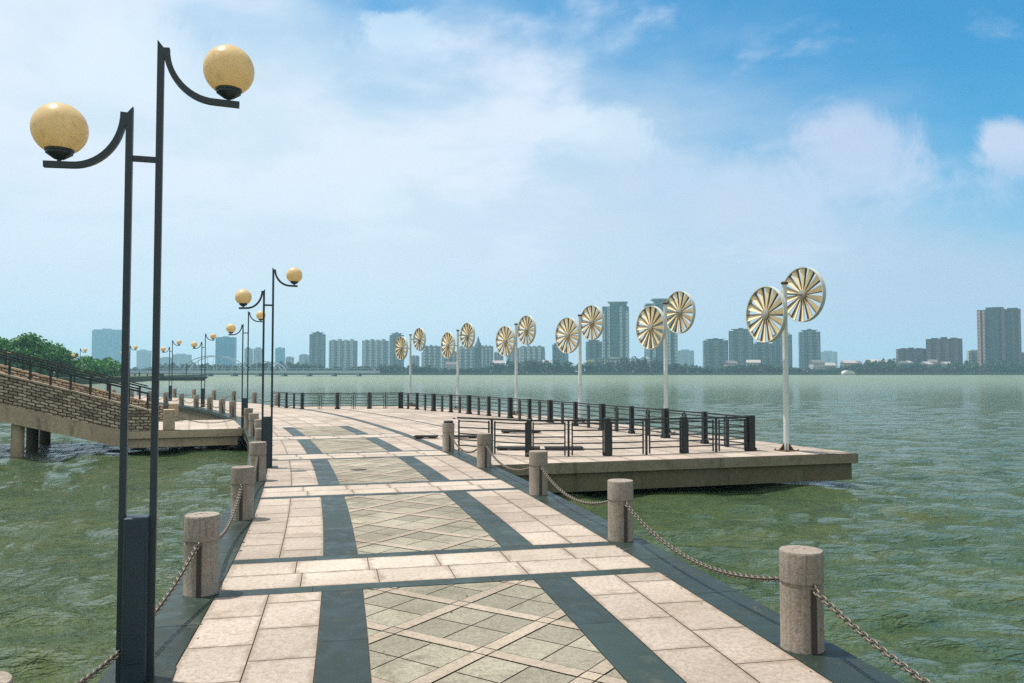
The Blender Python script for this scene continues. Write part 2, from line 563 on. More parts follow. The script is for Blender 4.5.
def water_mat():
    m, t, b = mat('green_lake_water')
    p = geo_pos(t)
    # suspended silt and algae make the water itself patchy green and ochre
    n = t.noise(t.vmap(p, (1, 1.9, 1), rot=(0, 0, R(-18))), 0.62, 7, 0.66, 0.8)
    c = t.ramp(n, [(0.30, (0.038, 0.074, 0.036)), (0.50, (0.060, 0.096, 0.038)), (0.66, (0.090, 0.114, 0.040)), (0.82, (0.140, 0.132, 0.046))])
    t.l.new(c, b.inputs['Base Color'])
    b.inputs['Roughness'].default_value = 0.07
    b.inputs['IOR'].default_value = 1.333
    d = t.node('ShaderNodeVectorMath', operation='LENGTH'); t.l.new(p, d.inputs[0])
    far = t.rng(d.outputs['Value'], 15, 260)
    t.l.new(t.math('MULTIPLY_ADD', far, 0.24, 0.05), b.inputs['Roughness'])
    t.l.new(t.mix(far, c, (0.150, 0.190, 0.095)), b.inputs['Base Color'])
    def ridged(sc, det, ang, st, dist):
        q = t.noise(t.vmap(p, (1, st, 1), rot=(0, 0, R(ang))), sc, det, 0.6, dist)
        q = t.math('ABSOLUTE', t.math('MULTIPLY_ADD', q, 2.0, -1.0))
        return t.math('SUBTRACT', 1.0, t.math('MULTIPLY', q, 1.5))
    h = t.math('MULTIPLY', ridged(0.75, 2, -16, 2.2, 0.3), 0.07)
    h = t.math('ADD', h, t.math('MULTIPLY', ridged(2.1, 3, -22, 2.0, 0.4), 0.085))
    h = t.math('ADD', h, t.math('MULTIPLY', t.noise(t.vmap(p, (1, 2.0, 1), rot=(0, 0, R(-12))), 4.6, 4, 0.65, 0.4), 0.13))
    h = t.math('ADD', h, t.math('MULTIPLY', ridged(6.5, 3, -18, 2.2, 0.5), 0.036))
    h = t.math('ADD', h, t.math('MULTIPLY', t.noise(t.vmap(p, (1, 2.6, 1), rot=(0, 0, R(-8))), 0.22, 3, 0.6, 0.3), 0.9))
    bn = t.node('ShaderNodeBump'); bn.inputs['Strength'].default_value = 1.0; bn.inputs['Distance'].default_value = 1.0
    t.l.new(h, bn.inputs['Height'])
    # slopes of the wind chop that the eye cannot resolve one by one further out
    def slopes(sc, st, ang, kx, ky, det):
        nd = t.node('ShaderNodeTexNoise')
        t.l.new(t.vmap(p, (1, st, 1), rot=(0, 0, R(ang))), nd.inputs['Vector'])
        nd.inputs['Scale'].default_value = sc; nd.inputs['Detail'].default_value = det; nd.inputs['Roughness'].default_value = 0.62
        sb = t.node('ShaderNodeVectorMath', operation='SUBTRACT'); t.l.new(nd.outputs['Color'], sb.inputs[0]); sb.inputs[1].default_value = (.5, .5, .5)
        ml = t.node('ShaderNodeVectorMath', operation='MULTIPLY'); t.l.new(sb.outputs[0], ml.inputs[0]); ml.inputs[1].default_value = (kx, ky, 0)
        return ml.outputs[0]
    def add(a, c_):
        nd = t.node('ShaderNodeVectorMath', operation='ADD'); t.l.new(a, nd.inputs[0]); t.l.new(c_, nd.inputs[1]); return nd.outputs[0]
    nn = add(add(bn.outputs[0], slopes(0.9, 2.4, -14, .55, .95, 5)), add(slopes(6.0, 2.0, -20, 1.1, 1.9, 4), slopes(0.16, 2.0, 10, .30, .50, 4)))
    nz = t.node('ShaderNodeVectorMath', operation='NORMALIZE'); t.l.new(nn, nz.inputs[0])
    t.l.new(nz.outputs[0], b.inputs['Normal'])
    return m


M['water'] = water_mat()

# ------------------------------------------------------------------ water sheet
WATER_Z = -0.68


def build_water():
    fine = np.radians(np.linspace(-52, 52, 420))
    rest = np.radians(np.linspace(52, 308, 66))[1:-1]
    ang = np.concatenate([fine, rest])
    rad = [0.6]
    while rad[-1] < 90: rad.append(rad[-1] * 1.0105)
    while rad[-1] < 2850: rad.append(rad[-1] * 1.06)
    rad = np.array(rad)
    A, Q = np.meshgrid(ang, rad)
    X = Q * np.sin(A); Y = Q * np.cos(A)
    Z = np.zeros_like(X)
    main = R(-106)       # swell comes from the right and runs towards the lower left
    for i in range(70):
        lam = 0.45 * (3.2 / 0.45) ** rng.random()
        th = main + rng.normal(0, 0.55)
        k = 2 * math.pi / lam
        amp = 0.0052 * lam ** 0.6
        ph = rng.random() * 2 * math.pi
        arg = k * (X * math.cos(th) + Y * math.sin(th)) + ph
        # a wave dies out where the grid can no longer carry it
        fade = np.clip((lam / 2.6 - Q * 0.0105) / (lam / 4.0), 0, 1)
        s = np.sin(arg)
        Z += amp * fade * (s + 0.35 * np.cos(2 * arg))
    n_r, n_a = X.shape
    v = np.stack([X, Y, Z + WATER_Z], -1).reshape(-1, 3)
    i = np.arange(n_r - 1)[:, None] * n_a
    j = np.arange(n_a)[None, :]
    j2 = (j + 1) % n_a
    f = np.stack([i + j, i + n_a + j, i + n_a + j2, i + j2], -1).reshape(-1, 4)
    f = f[:, ::-1] if False else f
    me = bpy.data.meshes.new('lake_water')
    me.vertices.add(len(v)); me.vertices.foreach_set('co', v.ravel())
    me.loops.add(f.size); me.loops.foreach_set('vertex_index', f.ravel().astype(np.int32))
    me.polygons.add(len(f))
    me.polygons.foreach_set('loop_start', np.arange(0, f.size, 4, dtype=np.int32))
    me.polygons.foreach_set('loop_total', np.full(len(f), 4, dtype=np.int32))
    me.polygons.foreach_set('use_smooth', np.ones(len(f), dtype=bool))
    me.update(calc_edges=True); me.validate()
    # normals up
    if me.polygons[0].normal.z < 0:
        me.flip_normals()
    me.materials.append(M['water'])
    o = bpy.data.objects.new('lake_water', me)
    tag(link(o), kind='structure')
    # the lake bed closes the scene below
    b = MB(); b.box((-2880, -2880, -1.5), (2880, 2880, -1.3))
    tag(b.build('lake_bed', M['soil']), kind='structure')


build_water()

# ------------------------------------------------------------------ promenade geometry (arc)
DS = 0.05
S0 = -14.0


def make_curve():
    a0 = math.atan2(4.44 + 20, 1.74 + 121); R0 = 125.17
    S = np.arange(int((130 - S0) / DS)) * DS + S0
    P = np.zeros((len(S), 2)); T = np.zeros(len(S))
    for i, s in enumerate(S):
        if s <= 26:
            a = a0 + s / R0
            P[i] = (-121 + R0 * math.cos(a), -20 + R0 * math.sin(a)); T[i] = a
        else:
            k = 0.0136 if s < 52 else 0.003
            T[i] = T[i - 1] + DS * k
            tm = T[i - 1] + .5 * DS * k
            P[i] = P[i - 1] + DS * np.array([-math.sin(tm), math.cos(tm)])
    return S, P, T


CS, CP, CT = make_curve()


def at(s, o):
    """arc length s, offset o to the right of the right paving edge -> world xy"""
    i = min(max((s - S0) / DS, 0), len(CS) - 1.001)
    k = int(i); f = i - k
    x = CP[k, 0] * (1 - f) + CP[k + 1, 0] * f
    y = CP[k, 1] * (1 - f) + CP[k + 1, 1] * f
    t = CT[k] * (1 - f) + CT[k + 1] * f
    return (x + o * math.cos(t), y + o * math.sin(t))


def heading(s):
    return float(np.interp(s, CS, CT))


def at3(s, o, z):
    x, y = at(s, o)
    return Vector((x, y, z))


def sheet(mb, s0, s1, o0, o1, z, m, g=0.004, r=None):
    """one flat tile in arc coordinates"""
    n = max(1, int((s1 - s0) / 1.6))
    rr = random.random() if r is None else r
    for k in range(n):
        a = s0 + (s1 - s0) * k / n + (g if k == 0 else 0); b = s0 + (s1 - s0) * (k + 1) / n - (g if k == n - 1 else 0)
        va, vb = k / n, (k + 1) / n
        mb.face([at3(a, o0 + g, z), at3(a, o1 - g, z), at3(b, o1 - g, z), at3(b, o0 + g, z)], m, rr, [(0, va), (1, va), (1, vb), (0, vb)])


def swept_slab(mb, s0, s1, o0, o1, z0, z1, m, step=1.0):
    n = max(1, int((s1 - s0) / step))
    ring = []
    v = []; f = []
    for k in range(n + 1):
        s = s0 + (s1 - s0) * k / n
        v += [at3(s, o0, z0), at3(s, o1, z0), at3(s, o1, z1), at3(s, o0, z1)]
    for k in range(n):
        a = k * 4; b = a + 4
        for j in range(4):
            j2 = (j + 1) % 4
            f.append((a + j, a + j2, b + j2, b + j))
    f.append((3, 2, 1, 0)); f.append(tuple(n * 4 + j for j in range(4)))
    mb.mesh(v, f, m)


LEFT = -3.58
CROSS0, PERIOD, CROSSW = 2.48, 4.92, 1.26
TOP = 0.0
GR = -0.009

mb = MB()
swept_slab(mb, -12, 125, LEFT - 0.33, 0.33, -0.30, GR, 0)
tag(mb.build('promenade', M['grout']), kind='structure')
mb = MB()
swept_slab(mb, -12, 125, LEFT - 0.20, 0.20, -0.95, -0.302, 0)
tag(mb.build('promenade_beam', M['concrete']), kind='structure')


def border_block(mb, s0, s1, o0, o1):
    n = 3
    for k in range(n):
        a = s0 + (s1 - s0) * k / n; b = s0 + (s1 - s0) * (k + 1) / n
    v = [at3(s0, o0, -0.12), at3(s0, o1, -0.12), at3(s1, o1, -0.12), at3(s1, o0, -0.12),
         at3(s0, o0, TOP), at3(s0, o1, TOP), at3(s1, o1, TOP), at3(s1, o0, TOP)]
    mb.mesh(v, [(3, 2, 1, 0), (4, 5, 6, 7), (0, 1, 5, 4), (1, 2, 6, 5), (2, 3, 7, 6), (3, 0, 4, 7)], 0)


mb = MB()
s = -12.0
while s < 120:
    L = 1.15
    border_block(mb, s + .004, s + L - .004, LEFT - 0.37, LEFT - 0.004)
    if s + L < 13.6 or s > 37.4:
        border_block(mb, s + .004, s + L - .004, 0.004, 0.37)
    s += L
tag(mb.build('promenade_kerb', M['polished']), kind='structure')


# --- paving of the promenade
def clip(poly, x0, x1, y0, y1):
    def half(pl, ins, inter):
        out = []
        for i in range(len(pl)):
            a, b = pl[i], pl[(i + 1) % len(pl)]
            ia, ib = ins(a), ins(b)
            if ia: out.append(a)
            if ia != ib: out.append(inter(a, b))
        return out
    def cut(c, ax):
        def g(a, b):
            t = (c - a[ax]) / (b[ax] - a[ax])
            return (a[0] + t * (b[0] - a[0]), a[1] + t * (b[1] - a[1]))
        return g
    for c, ax, sg in ((x0, 0, 1), (x1, 0, -1), (y0, 1, 1), (y1, 1, -1)):
        if not poly: return []
        poly = half(poly, lambda q: sg * (q[ax] - c) >= -1e-9, cut(c, ax))
    return poly


pv = MB()     # materials: 0 tile, 1 pale tile, 2 rough tile, 3 lattice band, 4 polished strip
PM = [M['tile'], M['tile_pale'], M['rough_tile'], M['lattice'], M['polished']]


def lattice_panel(s0, s1, o0, o1):
    """diamond lattice of smooth bands with rough tiles between them"""
    oc = (o0 + o1) / 2; sc = s1 - 0.56
    h = 0.5185                    # half the diagonal of one large diamond
    bw = 0.078                    # band width measured along a diagonal coordinate
    def P(a, b):                  # a = s' + w, b = s' - w
        return ((a - b) / 2, (a + b) / 2)
    def emit(quad, m, z):
        pl = clip([P(*q) for q in quad], o0 - oc + .004, o1 - oc - .004, s0 - sc + .004, s1 - sc - .004)
        if len(pl) >= 3:
            pv.face([at3(sc + q[1], oc + q[0], z) for q in pl], m)
    g = 0.0075
    D = 2 * h
    for i in range(-9, 5):
        for j in range(-9, 5):
            a0, b0 = i * D, j * D
            # sub tiles
            lo, hi, md = bw, D - bw, D / 2
            for (p, q) in ((lo, md), (md, hi)):
                for (u, w) in ((lo, md), (md, hi)):
                    A0, A1, B0, B1 = a0 + p + g, a0 + q - g, b0 + u + g, b0 + w - g
                    emit([(A0, B0), (A1, B0), (A1, B1), (A0, B1)], 2, TOP - 0.003)
            # band along b at a = a0
            emit([(a0 - bw + g, b0 + bw + g), (a0 + bw - g, b0 + bw + g), (a0 + bw - g, b0 + D - bw - g), (a0 - bw + g, b0 + D - bw - g)], 3, TOP)
            emit([(a0 + bw + g, b0 - bw + g), (a0 + D - bw - g, b0 - bw + g), (a0 + D - bw - g, b0 + bw - g), (a0 + bw + g, b0 + bw - g)], 3, TOP)
            emit([(a0 - bw + g, b0 - bw + g), (a0 + bw - g, b0 - bw + g), (a0 + bw - g, b0 + bw - g), (a0 - bw + g, b0 + bw - g)], 3, TOP)


SW = 0.79; ST = 0.31
for k in range(-3, 5):
    c0 = CROSS0 + PERIOD * (k - 1) + CROSSW       # panel start
    c1 = CROSS0 + PERIOD * k                      # panel end
    lattice_panel(c0, c1, LEFT + SW + ST, -SW - ST)
    for (o0, o1) in ((LEFT + SW, LEFT + SW + ST), (-SW - ST, -SW)):
        n = 3
        for q in range(n):
            sheet(pv, c0 + (c1 - c0) * q / n, c0 + (c1 - c0) * (q + 1) / n, o0, o1, TOP, 4, 0.002)
    for (o0, o1) in ((LEFT, LEFT + SW), (-SW, 0.0)):
        for half in (0, 1):
            a = o0 + half * SW / 2; b = a + SW / 2
            s = c0; first = 0.31 if half else 0.62
            while s < c1 - 0.02:
                e = min(c1, s + first); first = 0.62
                if c1 - e < 0.15: e = c1
                sheet(pv, s, e, a, b, TOP, 0)
                s = e
    # crossing band after the panel
    if k < 4:
        e = c1 + CROSSW
        n = 5
        for q in range(n):
            a = LEFT + 3.58 * q / n; b = LEFT + 3.58 * (q + 1) / n
            sheet(pv, c1, c1 + 0.17, a, b, TOP, 4, 0.002)
            sheet(pv, e - 0.17, e, a, b, TOP, 4, 0.002)
        for row in (0, 1):
            a = c1 + 0.17 + row * (CROSSW - 0.34) / 2; b = a + (CROSSW - 0.34) / 2
            o = LEFT - (0.06 if row else 0.0)
            while o < -0.02:
                o2 = min(0.0, o + 0.62)
                if 0 - o2 < 0.12: o2 = 0.0
                sheet(pv, a, b, max(o, LEFT), o2, TOP, 1)
                o = o2
END = CROSS0 + PERIOD * 4
s = END
while s < 118:
    o = LEFT
    st = 0.8 if s > 60 else 0.62
    while o < -0.02:
        o2 = min(0.0, o + 0.597)
        if s < 13 or random.random() < 2:
            sheet(pv, s, s + st, o, o2, TOP, 1 if random.random() < .5 else 0)
        o = o2
    s += st
tag(pv.build('promenade_paving', PM), kind='structure')


# dirt, moss and leaf scraps caught along the kerb joints
lt = MB()
for k in range(420):
    s_ = -3 + 42 * rng.random() ** 1.4
    o_ = (LEFT + rng.normal(0, .025)) if rng.random() < .6 else rng.normal(0, .02)
    if rng.random() < .12: o_ = LEFT + 3.58 * rng.random()
    rr = .004 + .016 * rng.random() ** 2.2
    c = at3(s_, o_, TOP)
    nn = 7
    ring = []
    for q in range(nn):
        a = 2 * math.pi * q / nn
        r2 = rr * (.5 + .9 * rng.random())
        ring.append(Vector((c.x + r2 * math.cos(a), c.y + 1.5 * r2 * math.sin(a), TOP + .0015)))
    top = Vector((c.x, c.y, TOP + .003 + rr * .5 * rng.random()))
    for q in range(nn):
        lt.face([ring[q], ring[(q + 1) % nn], top])
M['litter'] = plain('dirt_and_moss', (0.055, 0.047, 0.028), .95, 0, .5, 3)
tag(lt.build('kerb_dirt', M['litter']), kind='stuff')


# --- the widened platform on the right
def lerp_tab(tab, s):
    return float(np.interp(s, [q[0] for q in tab], [q[1] for q in tab]))


OUT = [(10.45, 8.28), (13.4, 8.02), (17.85, 7.78), (21.25, 7.62), (24.0, 7.38), (27.25, 7.08), (29.9, 6.8), (33, 6.4), (38, 5.9)]
F0, F1 = 10.42, 34.6
ss = np.linspace(F0, F1, 26)


def platform_poly(inset, o_in=0.33, f0=F0, f1=F1):
    pts = [at(f0 + inset, o_in), at(f0 + inset, lerp_tab(OUT, f0) - inset)]
    pts += [at(q, lerp_tab(OUT, q) - inset) for q in ss[1:-1]]
    pts += [at(f1 - inset, lerp_tab(OUT, f1) - inset), at(37.6, 1.2), at(37.6, o_in)]
    pts += [at(q, o_in) for q in ss[::-1][1:-1] if q < 33]
    return pts


mb = MB()
mb.prism(platform_poly(0.0, 0.374), -0.20, GR, 0, 1)
tag(mb.build('platform_slab', [M['grout'], M['concrete_stained']]), kind='structure')
mb = MB()
mb.prism(platform_poly(0.09, 0.374), -0.56, -0.202, 0)
tag(mb.build('platform_beam', M['concrete_dark']), kind='structure')
mb = MB()
for q in (12.0, 17.0, 22.0, 27.0, 32.0):
    for o in (1.6, 4.4, 6.6):
        if o < lerp_tab(OUT, q) - .5:
            mb.lathe([(0.2, -1.4), (0.2, -0.562)], 16, 0, Matrix.Translation(at3(q, o, 0)))
tag(mb.build('platform_piles', M['concrete_dark']), kind='structure')

pp = MB()
s = F0 + 0.02
rowi = 0
while s < 37.4:
    e = s + 0.70
    lim = lerp_tab(OUT, s + .35) - 0.03
    if s > 33.9:
        lim = min(lim, 0.374 + max(0.0, (37.5 - s)) / 3.4 * 5.5)
    lo = 0.376 if s < 13.6 else 0.205
    o = lo
    n = 0
    while o < lim - 0.03:
        o2 = min(lim, o + 0.70)
        if 1.52 < o2 < 2.1 and s > 14 and False:
            pass
        m = 0 if (rowi + n) % 7 else 1
        sheet(pp, s, e, o, o2, TOP, m)
        o = o2; n += 1
    if s > 13.6 - 0.7:
        sheet(pp, max(s, 13.35), e, 0.004, 0.2, TOP, 2, 0.002)
    s = e; rowi += 1
tag(pp.build('platform_paving', [M['tile'], M['tile_pale'], M['polished']]), kind='structure')

# an edging strip of darker stone laid across the plaza, and low stone seats
mb = MB()
for k in range(14):
    a = 20.0 + k * 0.9
    v = []
    for (q, o) in ((a, 1.86 - .02 * k), (a, 1.96 - .02 * k), (a + .89, 1.94 - .02 * k), (a + .89, 1.84 - .02 * k)):
        v.append(at3(q, o, TOP + 0.004))
    mb.face(v)
tag(mb.build('paving_strip', M['polished']), kind='structure')


# ------------------------------------------------------------------ bollards and chains
def bollard_proto():
    root = thing('granite_bollard', 'short round granite bollard', 'bollard', group='granite bollards along the promenade edges')
    b = MB()
    r = 0.128
    b.lathe([(r * 1.02, 0), (r * 1.02, .012), (r, .02), (r, .385)], 40)
    o = b.build('shaft', M['bollard'], root, True)
    b = MB()
    b.lathe([(r * .955, .385), (r * .955, .407)], 40, cap=False)
    b.build('neck_groove', M['bollard'], root, True)
    b = MB()
    b.lathe([(r * .985, .407), (r * 1.02, .413), (r * 1.02, .585), (r * 1.005, .597), (r * .985, .601), (0.055, .601), (0.052, .597), (0.0005, .597)], 40)
    b.build('cap', M['bollard'], root, True)
    for sy in (-1, 1):                 # a dark strip, painting a chain slot's shade, on the two faces along the walkway
        b = MB()
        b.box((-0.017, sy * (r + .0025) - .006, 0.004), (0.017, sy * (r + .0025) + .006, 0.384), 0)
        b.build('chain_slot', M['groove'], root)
        b = MB()
        n = 14
        b.rod([(0.0, sy * (r + .012) + .022 * math.cos(2 * math.pi * k / n), 0.395 + .022 * math.sin(2 * math.pi * k / n)) for k in range(n + 1)], .006, 6)
        b.build('chain_ring', M['chain'], root, True)
    return root


def far_bollard_proto():
    root = thing('granite_bollard', 'short round granite bollard', 'bollard', group='granite bollards along the promenade edges')
    r = 0.128
    b = MB(); b.lathe([(r, 0), (r, .385)], 20); b.build('shaft', M['bollard'], root, True)
    b = MB(); b.lathe([(r * .955, .385), (r * .955, .407)], 20, cap=False); b.build('neck_groove', M['bollard'], root, True)
    b = MB(); b.lathe([(r * 1.02, .407), (r * 1.02, .59), (r * .98, .601)], 20); b.build('cap', M['bollard'], root, True)
    for sy in (-1, 1):
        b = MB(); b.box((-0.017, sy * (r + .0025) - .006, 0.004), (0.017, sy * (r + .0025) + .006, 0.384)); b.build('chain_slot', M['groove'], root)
    return root


protos = {}


def place_bollard(s, o, label, far=False):
    key = 'far' if far else 'near'
    x, y = at(s, o)
    if key not in protos:
        b = protos[key] = far_bollard_proto() if far else bollard_proto()
    else:
        b = copy_tree(protos[key])
    b.location = (x, y, TOP - .002)
    b.rotation_euler = (0, 0, heading(s) + random.uniform(-.05, .05))
    b['label'] = label
    return Vector((x, y, 0))


def make_chain(a, b, sag, label, fine=True, za=0.385, zb=0.385, ra=0.146, rb=0.146):
    """hanging chain between two points on the bollard faces"""
    A = Vector((a.x, a.y, za)); B = Vector((b.x, b.y, zb))
    d = (B - A); d.z = 0; d.normalize()
    A = A + d * ra; B = B - d * rb
    n = 240
    pts = []
    for i in range(n + 1):
        t = i / n
        p = A.lerp(B, t)
        p.z -= sag * 4 * t * (1 - t)
        pts.append(p)
    acc = [0.0]
    for i in range(n):
        acc.append(acc[-1] + (pts[i + 1] - pts[i]).length)
    mbx = MB()
    side = d.cross(Vector((0, 0, 1)))
    pitch = 0.040 if fine else 0.085
    cnt = int(acc[-1] / pitch)
    px = [p.x for p in pts]; py = [p.y for p in pts]; pz = [p.z for p in pts]
    hl, hw, wr = (0.027, 0.016, 0.0058) if fine else (0.055, 0.016, 0.0075)
    nm, nn = (12, 5) if fine else (8, 4)
    for k in range(cnt):
        u0 = (k + .5) * acc[-1] / cnt
        c = Vector((np.interp(u0, acc, px), np.interp(u0, acc, py), np.interp(u0, acc, pz)))
        c2 = Vector((np.interp(u0 + .01, acc, px), np.interp(u0 + .01, acc, py), np.interp(u0 + .01, acc, pz)))
        c1 = Vector((np.interp(u0 - .01, acc, px), np.interp(u0 - .01, acc, py), np.interp(u0 - .01, acc, pz)))
        t = (c2 - c1).normalized()
        s1 = side
        s2 = t.cross(s1).normalized()
        w = (s1 + s2 * .35).normalized() if k % 2 else (s2 - s1 * .35).normalized()
        nrm = t.cross(w)
        v = []; f = []
        for i in range(nm):
            ph = 2 * math.pi * i / nm
            cx, cy = math.cos(ph), math.sin(ph)
            ex = (hl - hw) * (1 if cx > 0 else -1) if abs(cx) > 1e-6 else 0
            ctr = c + t * (ex + hw * cx) + w * (hw * cy)
            outw = (t * cx + w * cy)
            for j in range(nn):
                q = 2 * math.pi * j / nn
                v.append(ctr + outw * (wr * math.cos(q)) + nrm * (wr * math.sin(q)))
        for i in range(nm):
            i2 = (i + 1) % nm
            for j in range(nn):
                j2 = (j + 1) % nn
                f.append((i * nn + j, i2 * nn + j, i2 * nn + j2, i * nn + j2))
        mbx.mesh(v, f)
    o = mbx.build('barrier_chain', M['chain'], None, True, R(180))
    return tag(o, label, 'chain', 'chains hung between the bollards')


ORD = ['nearest', 'second', 'third', 'fourth', 'fifth', 'sixth', 'seventh', 'eighth', 'ninth', 'tenth', 'eleventh', 'twelfth']
right_s = [-2.7, 0.55, 3.8, 6.9, 10.2, 13.25]
right_pos = []
rl = ['granite bollard just outside the lower right corner of the view',
      'large granite bollard nearest the viewer on the right paving edge',
      'second granite bollard back along the right paving edge',
      'third granite bollard back along the right edge, before the platform corner',
      'fourth granite bollard along the right edge, where the platform begins',
      'fifth granite bollard on the right, carrying the end of the platform railing']
for s, l in zip(right_s, rl):
    right_pos.append(place_bollard(s, 0.145, l))
cl = ['chain running off the lower right corner from the nearest right bollard',
      'sagging chain between the nearest and second bollard on the right',
      'sagging chain between the second and third bollard on the right',
      'chain between the third and fourth bollard on the right, by the platform corner',
      'short chain in front of the railing, between fourth and fifth right bollards']
for i in range(5):
    make_chain(right_pos[i], right_pos[i + 1], 0.21 if i < 4 else .25, cl[i])

left_s = [-0.85, 2.65, 5.95, 9.45, 12.75, 15.9, 18.95, 22.2]
ll = ['granite bollard at the lower left corner, only its top showing',
      'large granite bollard on the left edge just behind the nearest lamp',
      'second granite bollard on the left edge behind the nearest lamp',
      'third left bollard, standing in front of the second lamp box',
      'granite bollard on the left edge just behind the second lamp',
      'granite bollard on the left edge midway between second and third lamps',
      'granite bollard on the left edge just before the third lamp',
      'granite bollard at the corner where the footbridge landing begins']
left_pos = [place_bollard(s, LEFT - (.33 if s < 0 else .12) if s < 17 else LEFT - .2, l) for s, l in zip(left_s, ll)]
cl = ['chain at lower left passing behind the foot of the nearest lamp',
      'chain between the first and second bollards behind the nearest lamp on the left',
      'chain between left bollards in front of the second lamp',
      'short looking chain on the left edge passing the second lamp foot',
      'chain on the left edge behind the second lamp',
      'chain on the left edge before the third lamp',
      'chain on the left edge beside the footbridge landing']
for i in range(7):
    make_chain(left_pos[i], left_pos[i + 1], 0.21, cl[i], fine=i < 4)

far_left = [29.0, 32.3, 35.6, 38.9, 42.2, 45.5, 48.8, 52.1, 55.4, 58.7, 62.0]
prev = None
for k, s in enumerate(far_left):
    p = place_bollard(s, LEFT - .2, f'{ORD[k]} small far bollard on the left edge beyond the footbridge landing', True)
    if prev is not None:
        make_chain(prev, p, .22, f'thin far chain before the {ORD[k]} bollard beyond the footbridge landing', False)
    prev = p
far_right = [38.6, 42.5, 45.9, 49.1, 52.3, 55.5, 58.7, 61.9]
prev = None
for k, s in enumerate(far_right):
    p = place_bollard(s, .05, f'{ORD[k]} small far bollard on the right edge past the end of the railing', True)
    if prev is not None:
        make_chain(prev, p, .22, f'thin far chain before the {ORD[k]} bollard past the end of the railing', False)
    prev = p


# ------------------------------------------------------------------ lamps
def lamp_proto():
    root = thing('street_lamp', 'twin globe lamp', 'street lamp', group='twin globe lamps along the left edge')
    q = 0.0178
    sqr = [(-q, -q), (q, -q), (q, q), (-q, q)]
    xs, xt = -0.082, 0.074        # short pole left, tall pole right (across the walkway)
    b = MB(); b.box((-0.19, -0.16, 0), (0.19, 0.16, 0.012), bev=.003); o = b.build('base_plate', M['polished'], root)
    for (x, y) in ((-.15, -.12), (.15, -.12), (-.15, .12), (.15, .12)):
        n = MB(); n.lathe([(.017, .012), (.017, .026), (.009, .027), (.009, .042)], 6); n.build('bolt', M['rust'], o)
    b = MB(); b.box((xs + q - .002, -.072, .012), (xt - q + .002, .055, .905), bev=.006); bx = b.build('control_box', M['paint_box'], root)
    b = MB(); b.box((xs + q + .012, -.0755, .12), (xt - q - .012, -.0718, .80), bev=.0015); b.build('access_door', M['paint_box'], bx)

    def pole(x, top, cutdir):
        n = MB()
        v = []
        for z in (0.012,):
            v += [(x - q, -q, z), (x + q, -q, z), (x + q, q, z), (x - q, q, z)]
        hi, lo = top, top - 0.045
        zl, zr = (hi, lo) if cutdir > 0 else (lo, hi)
        v += [(x - q, -q, zl), (x + q, -q, zr), (x + q, q, zr), (x - q, q, zl)]
        n.mesh(v, [(3, 2, 1, 0), (4, 5, 6, 7), (0, 1, 5, 4), (1, 2, 6, 5), (2, 3, 7, 6), (3, 0, 4, 7)])
        return n
    pole(xs, 3.185, -1).build('short_pole', M['paint'], root)
    pole(xt, 3.58, 1).build('tall_pole', M['paint'], root)
    b = MB(); b.box((xs + q, -.013, 2.88), (xt - q, .013, 2.91)); b.build('cross_bar', M['paint'], root)

    def arm(x0, z0, sgn, L, H):
        pts = []
        # starts steep beside the pole top, sweeps out and flattens
        for k in range(15):
            a = math.radians(90 * k / 14)
            pts.append((x0 + sgn * (L * .66) * (1 - math.cos(a)) , 0, z0 - H * math.sin(a)))
        pts = [(p[0], p[1], p[2]) for p in pts]
        end = pts[-1]
        pts.append((x0 + sgn * L, 0, end[2] - .004))
        n = MB()
        w, h = .0165, .017
        n.sweep(pts, [(-w, -h), (w, -h), (w, h), (-w, h)], up=(0, 1, 0))
        return n, pts[-1]
    def lamp_head(x, z, arm_obj):
        n = MB()
        Mx = Matrix.Translation((x, 0, z))
        n.lathe([(.011, 0), (.011, .014), (.028, .018), (.062, .042), (.068, .046), (.068, .056), (.073, .058), (.073, .072), (.066, .076)], 24, 0, Mx)
        cup = n.build('lamp_holder', M['paint'], root, True)
        n = MB()
        rr = .142
        prof = [(.064, .070)]
        zc = .182
        for k in range(25):
            a = math.radians(-52 + (142) * k / 24)
            prof.append((max(rr * math.cos(a), .0008), zc + 1.0 * rr * math.sin(a)))
        n.lathe(prof, 40, 0, Mx)
        n.build('lamp_globe', M['globe'], root, True, R(80))
    n, e = arm(xs - q - .012, 3.15, -1, .395, .315)
    a = n.build('arm', M['paint'], root)
    lamp_head(e[0] + .075, e[2] + .016, a)
    n, e = arm(xt + q + .012, 3.54, 1, .395, .285)
    a = n.build('arm', M['paint'], root)
    lamp_head(e[0] - .060, e[2] + .016, a)
    return root


lamps = [
    (-2.065, 4.46, 0.90, 'nearest twin globe lamp, its dark poles filling the left side of the view'),
    (-4.36, 14.30, 11.2, 'second twin globe lamp back, standing behind the third left bollard'),
    (-8.17, 24.52, 22.4, 'third twin globe lamp back, at the footbridge landing corner'),
    (-15.0, 38.9, 38.0, 'fourth twin globe lamp, small, left of the blue glass slab tower'),
    (-19.95, 46.8, 46.5, 'fifth small twin globe lamp, just right of the nearest lamp poles'),
    (-27.1, 56.6, 60.0, 'sixth small twin globe lamp, seen between the nearest lamp poles'),
    (-34.3, 63.4, 70.0, 'seventh small twin globe lamp, above the footbridge railing and trees'),
    (-45.1, 70.9, 84.0, 'farthest twin globe lamp, at the left edge over the footbridge'),
]
lp = lamp_proto()
for i, (x, y, s, l) in enumerate(lamps):
    o = lp if i == 0 else copy_tree(lp)
    o.location = (x, y, TOP + .001)
    o.rotation_euler = (0, 0, heading(s) if i else heading(s) + .08)
    o['label'] = l


# ------------------------------------------------------------------ railings
def pt(so, z=0.0):
    return at3(so[0], so[1], z)


RAIL_H = 0.735


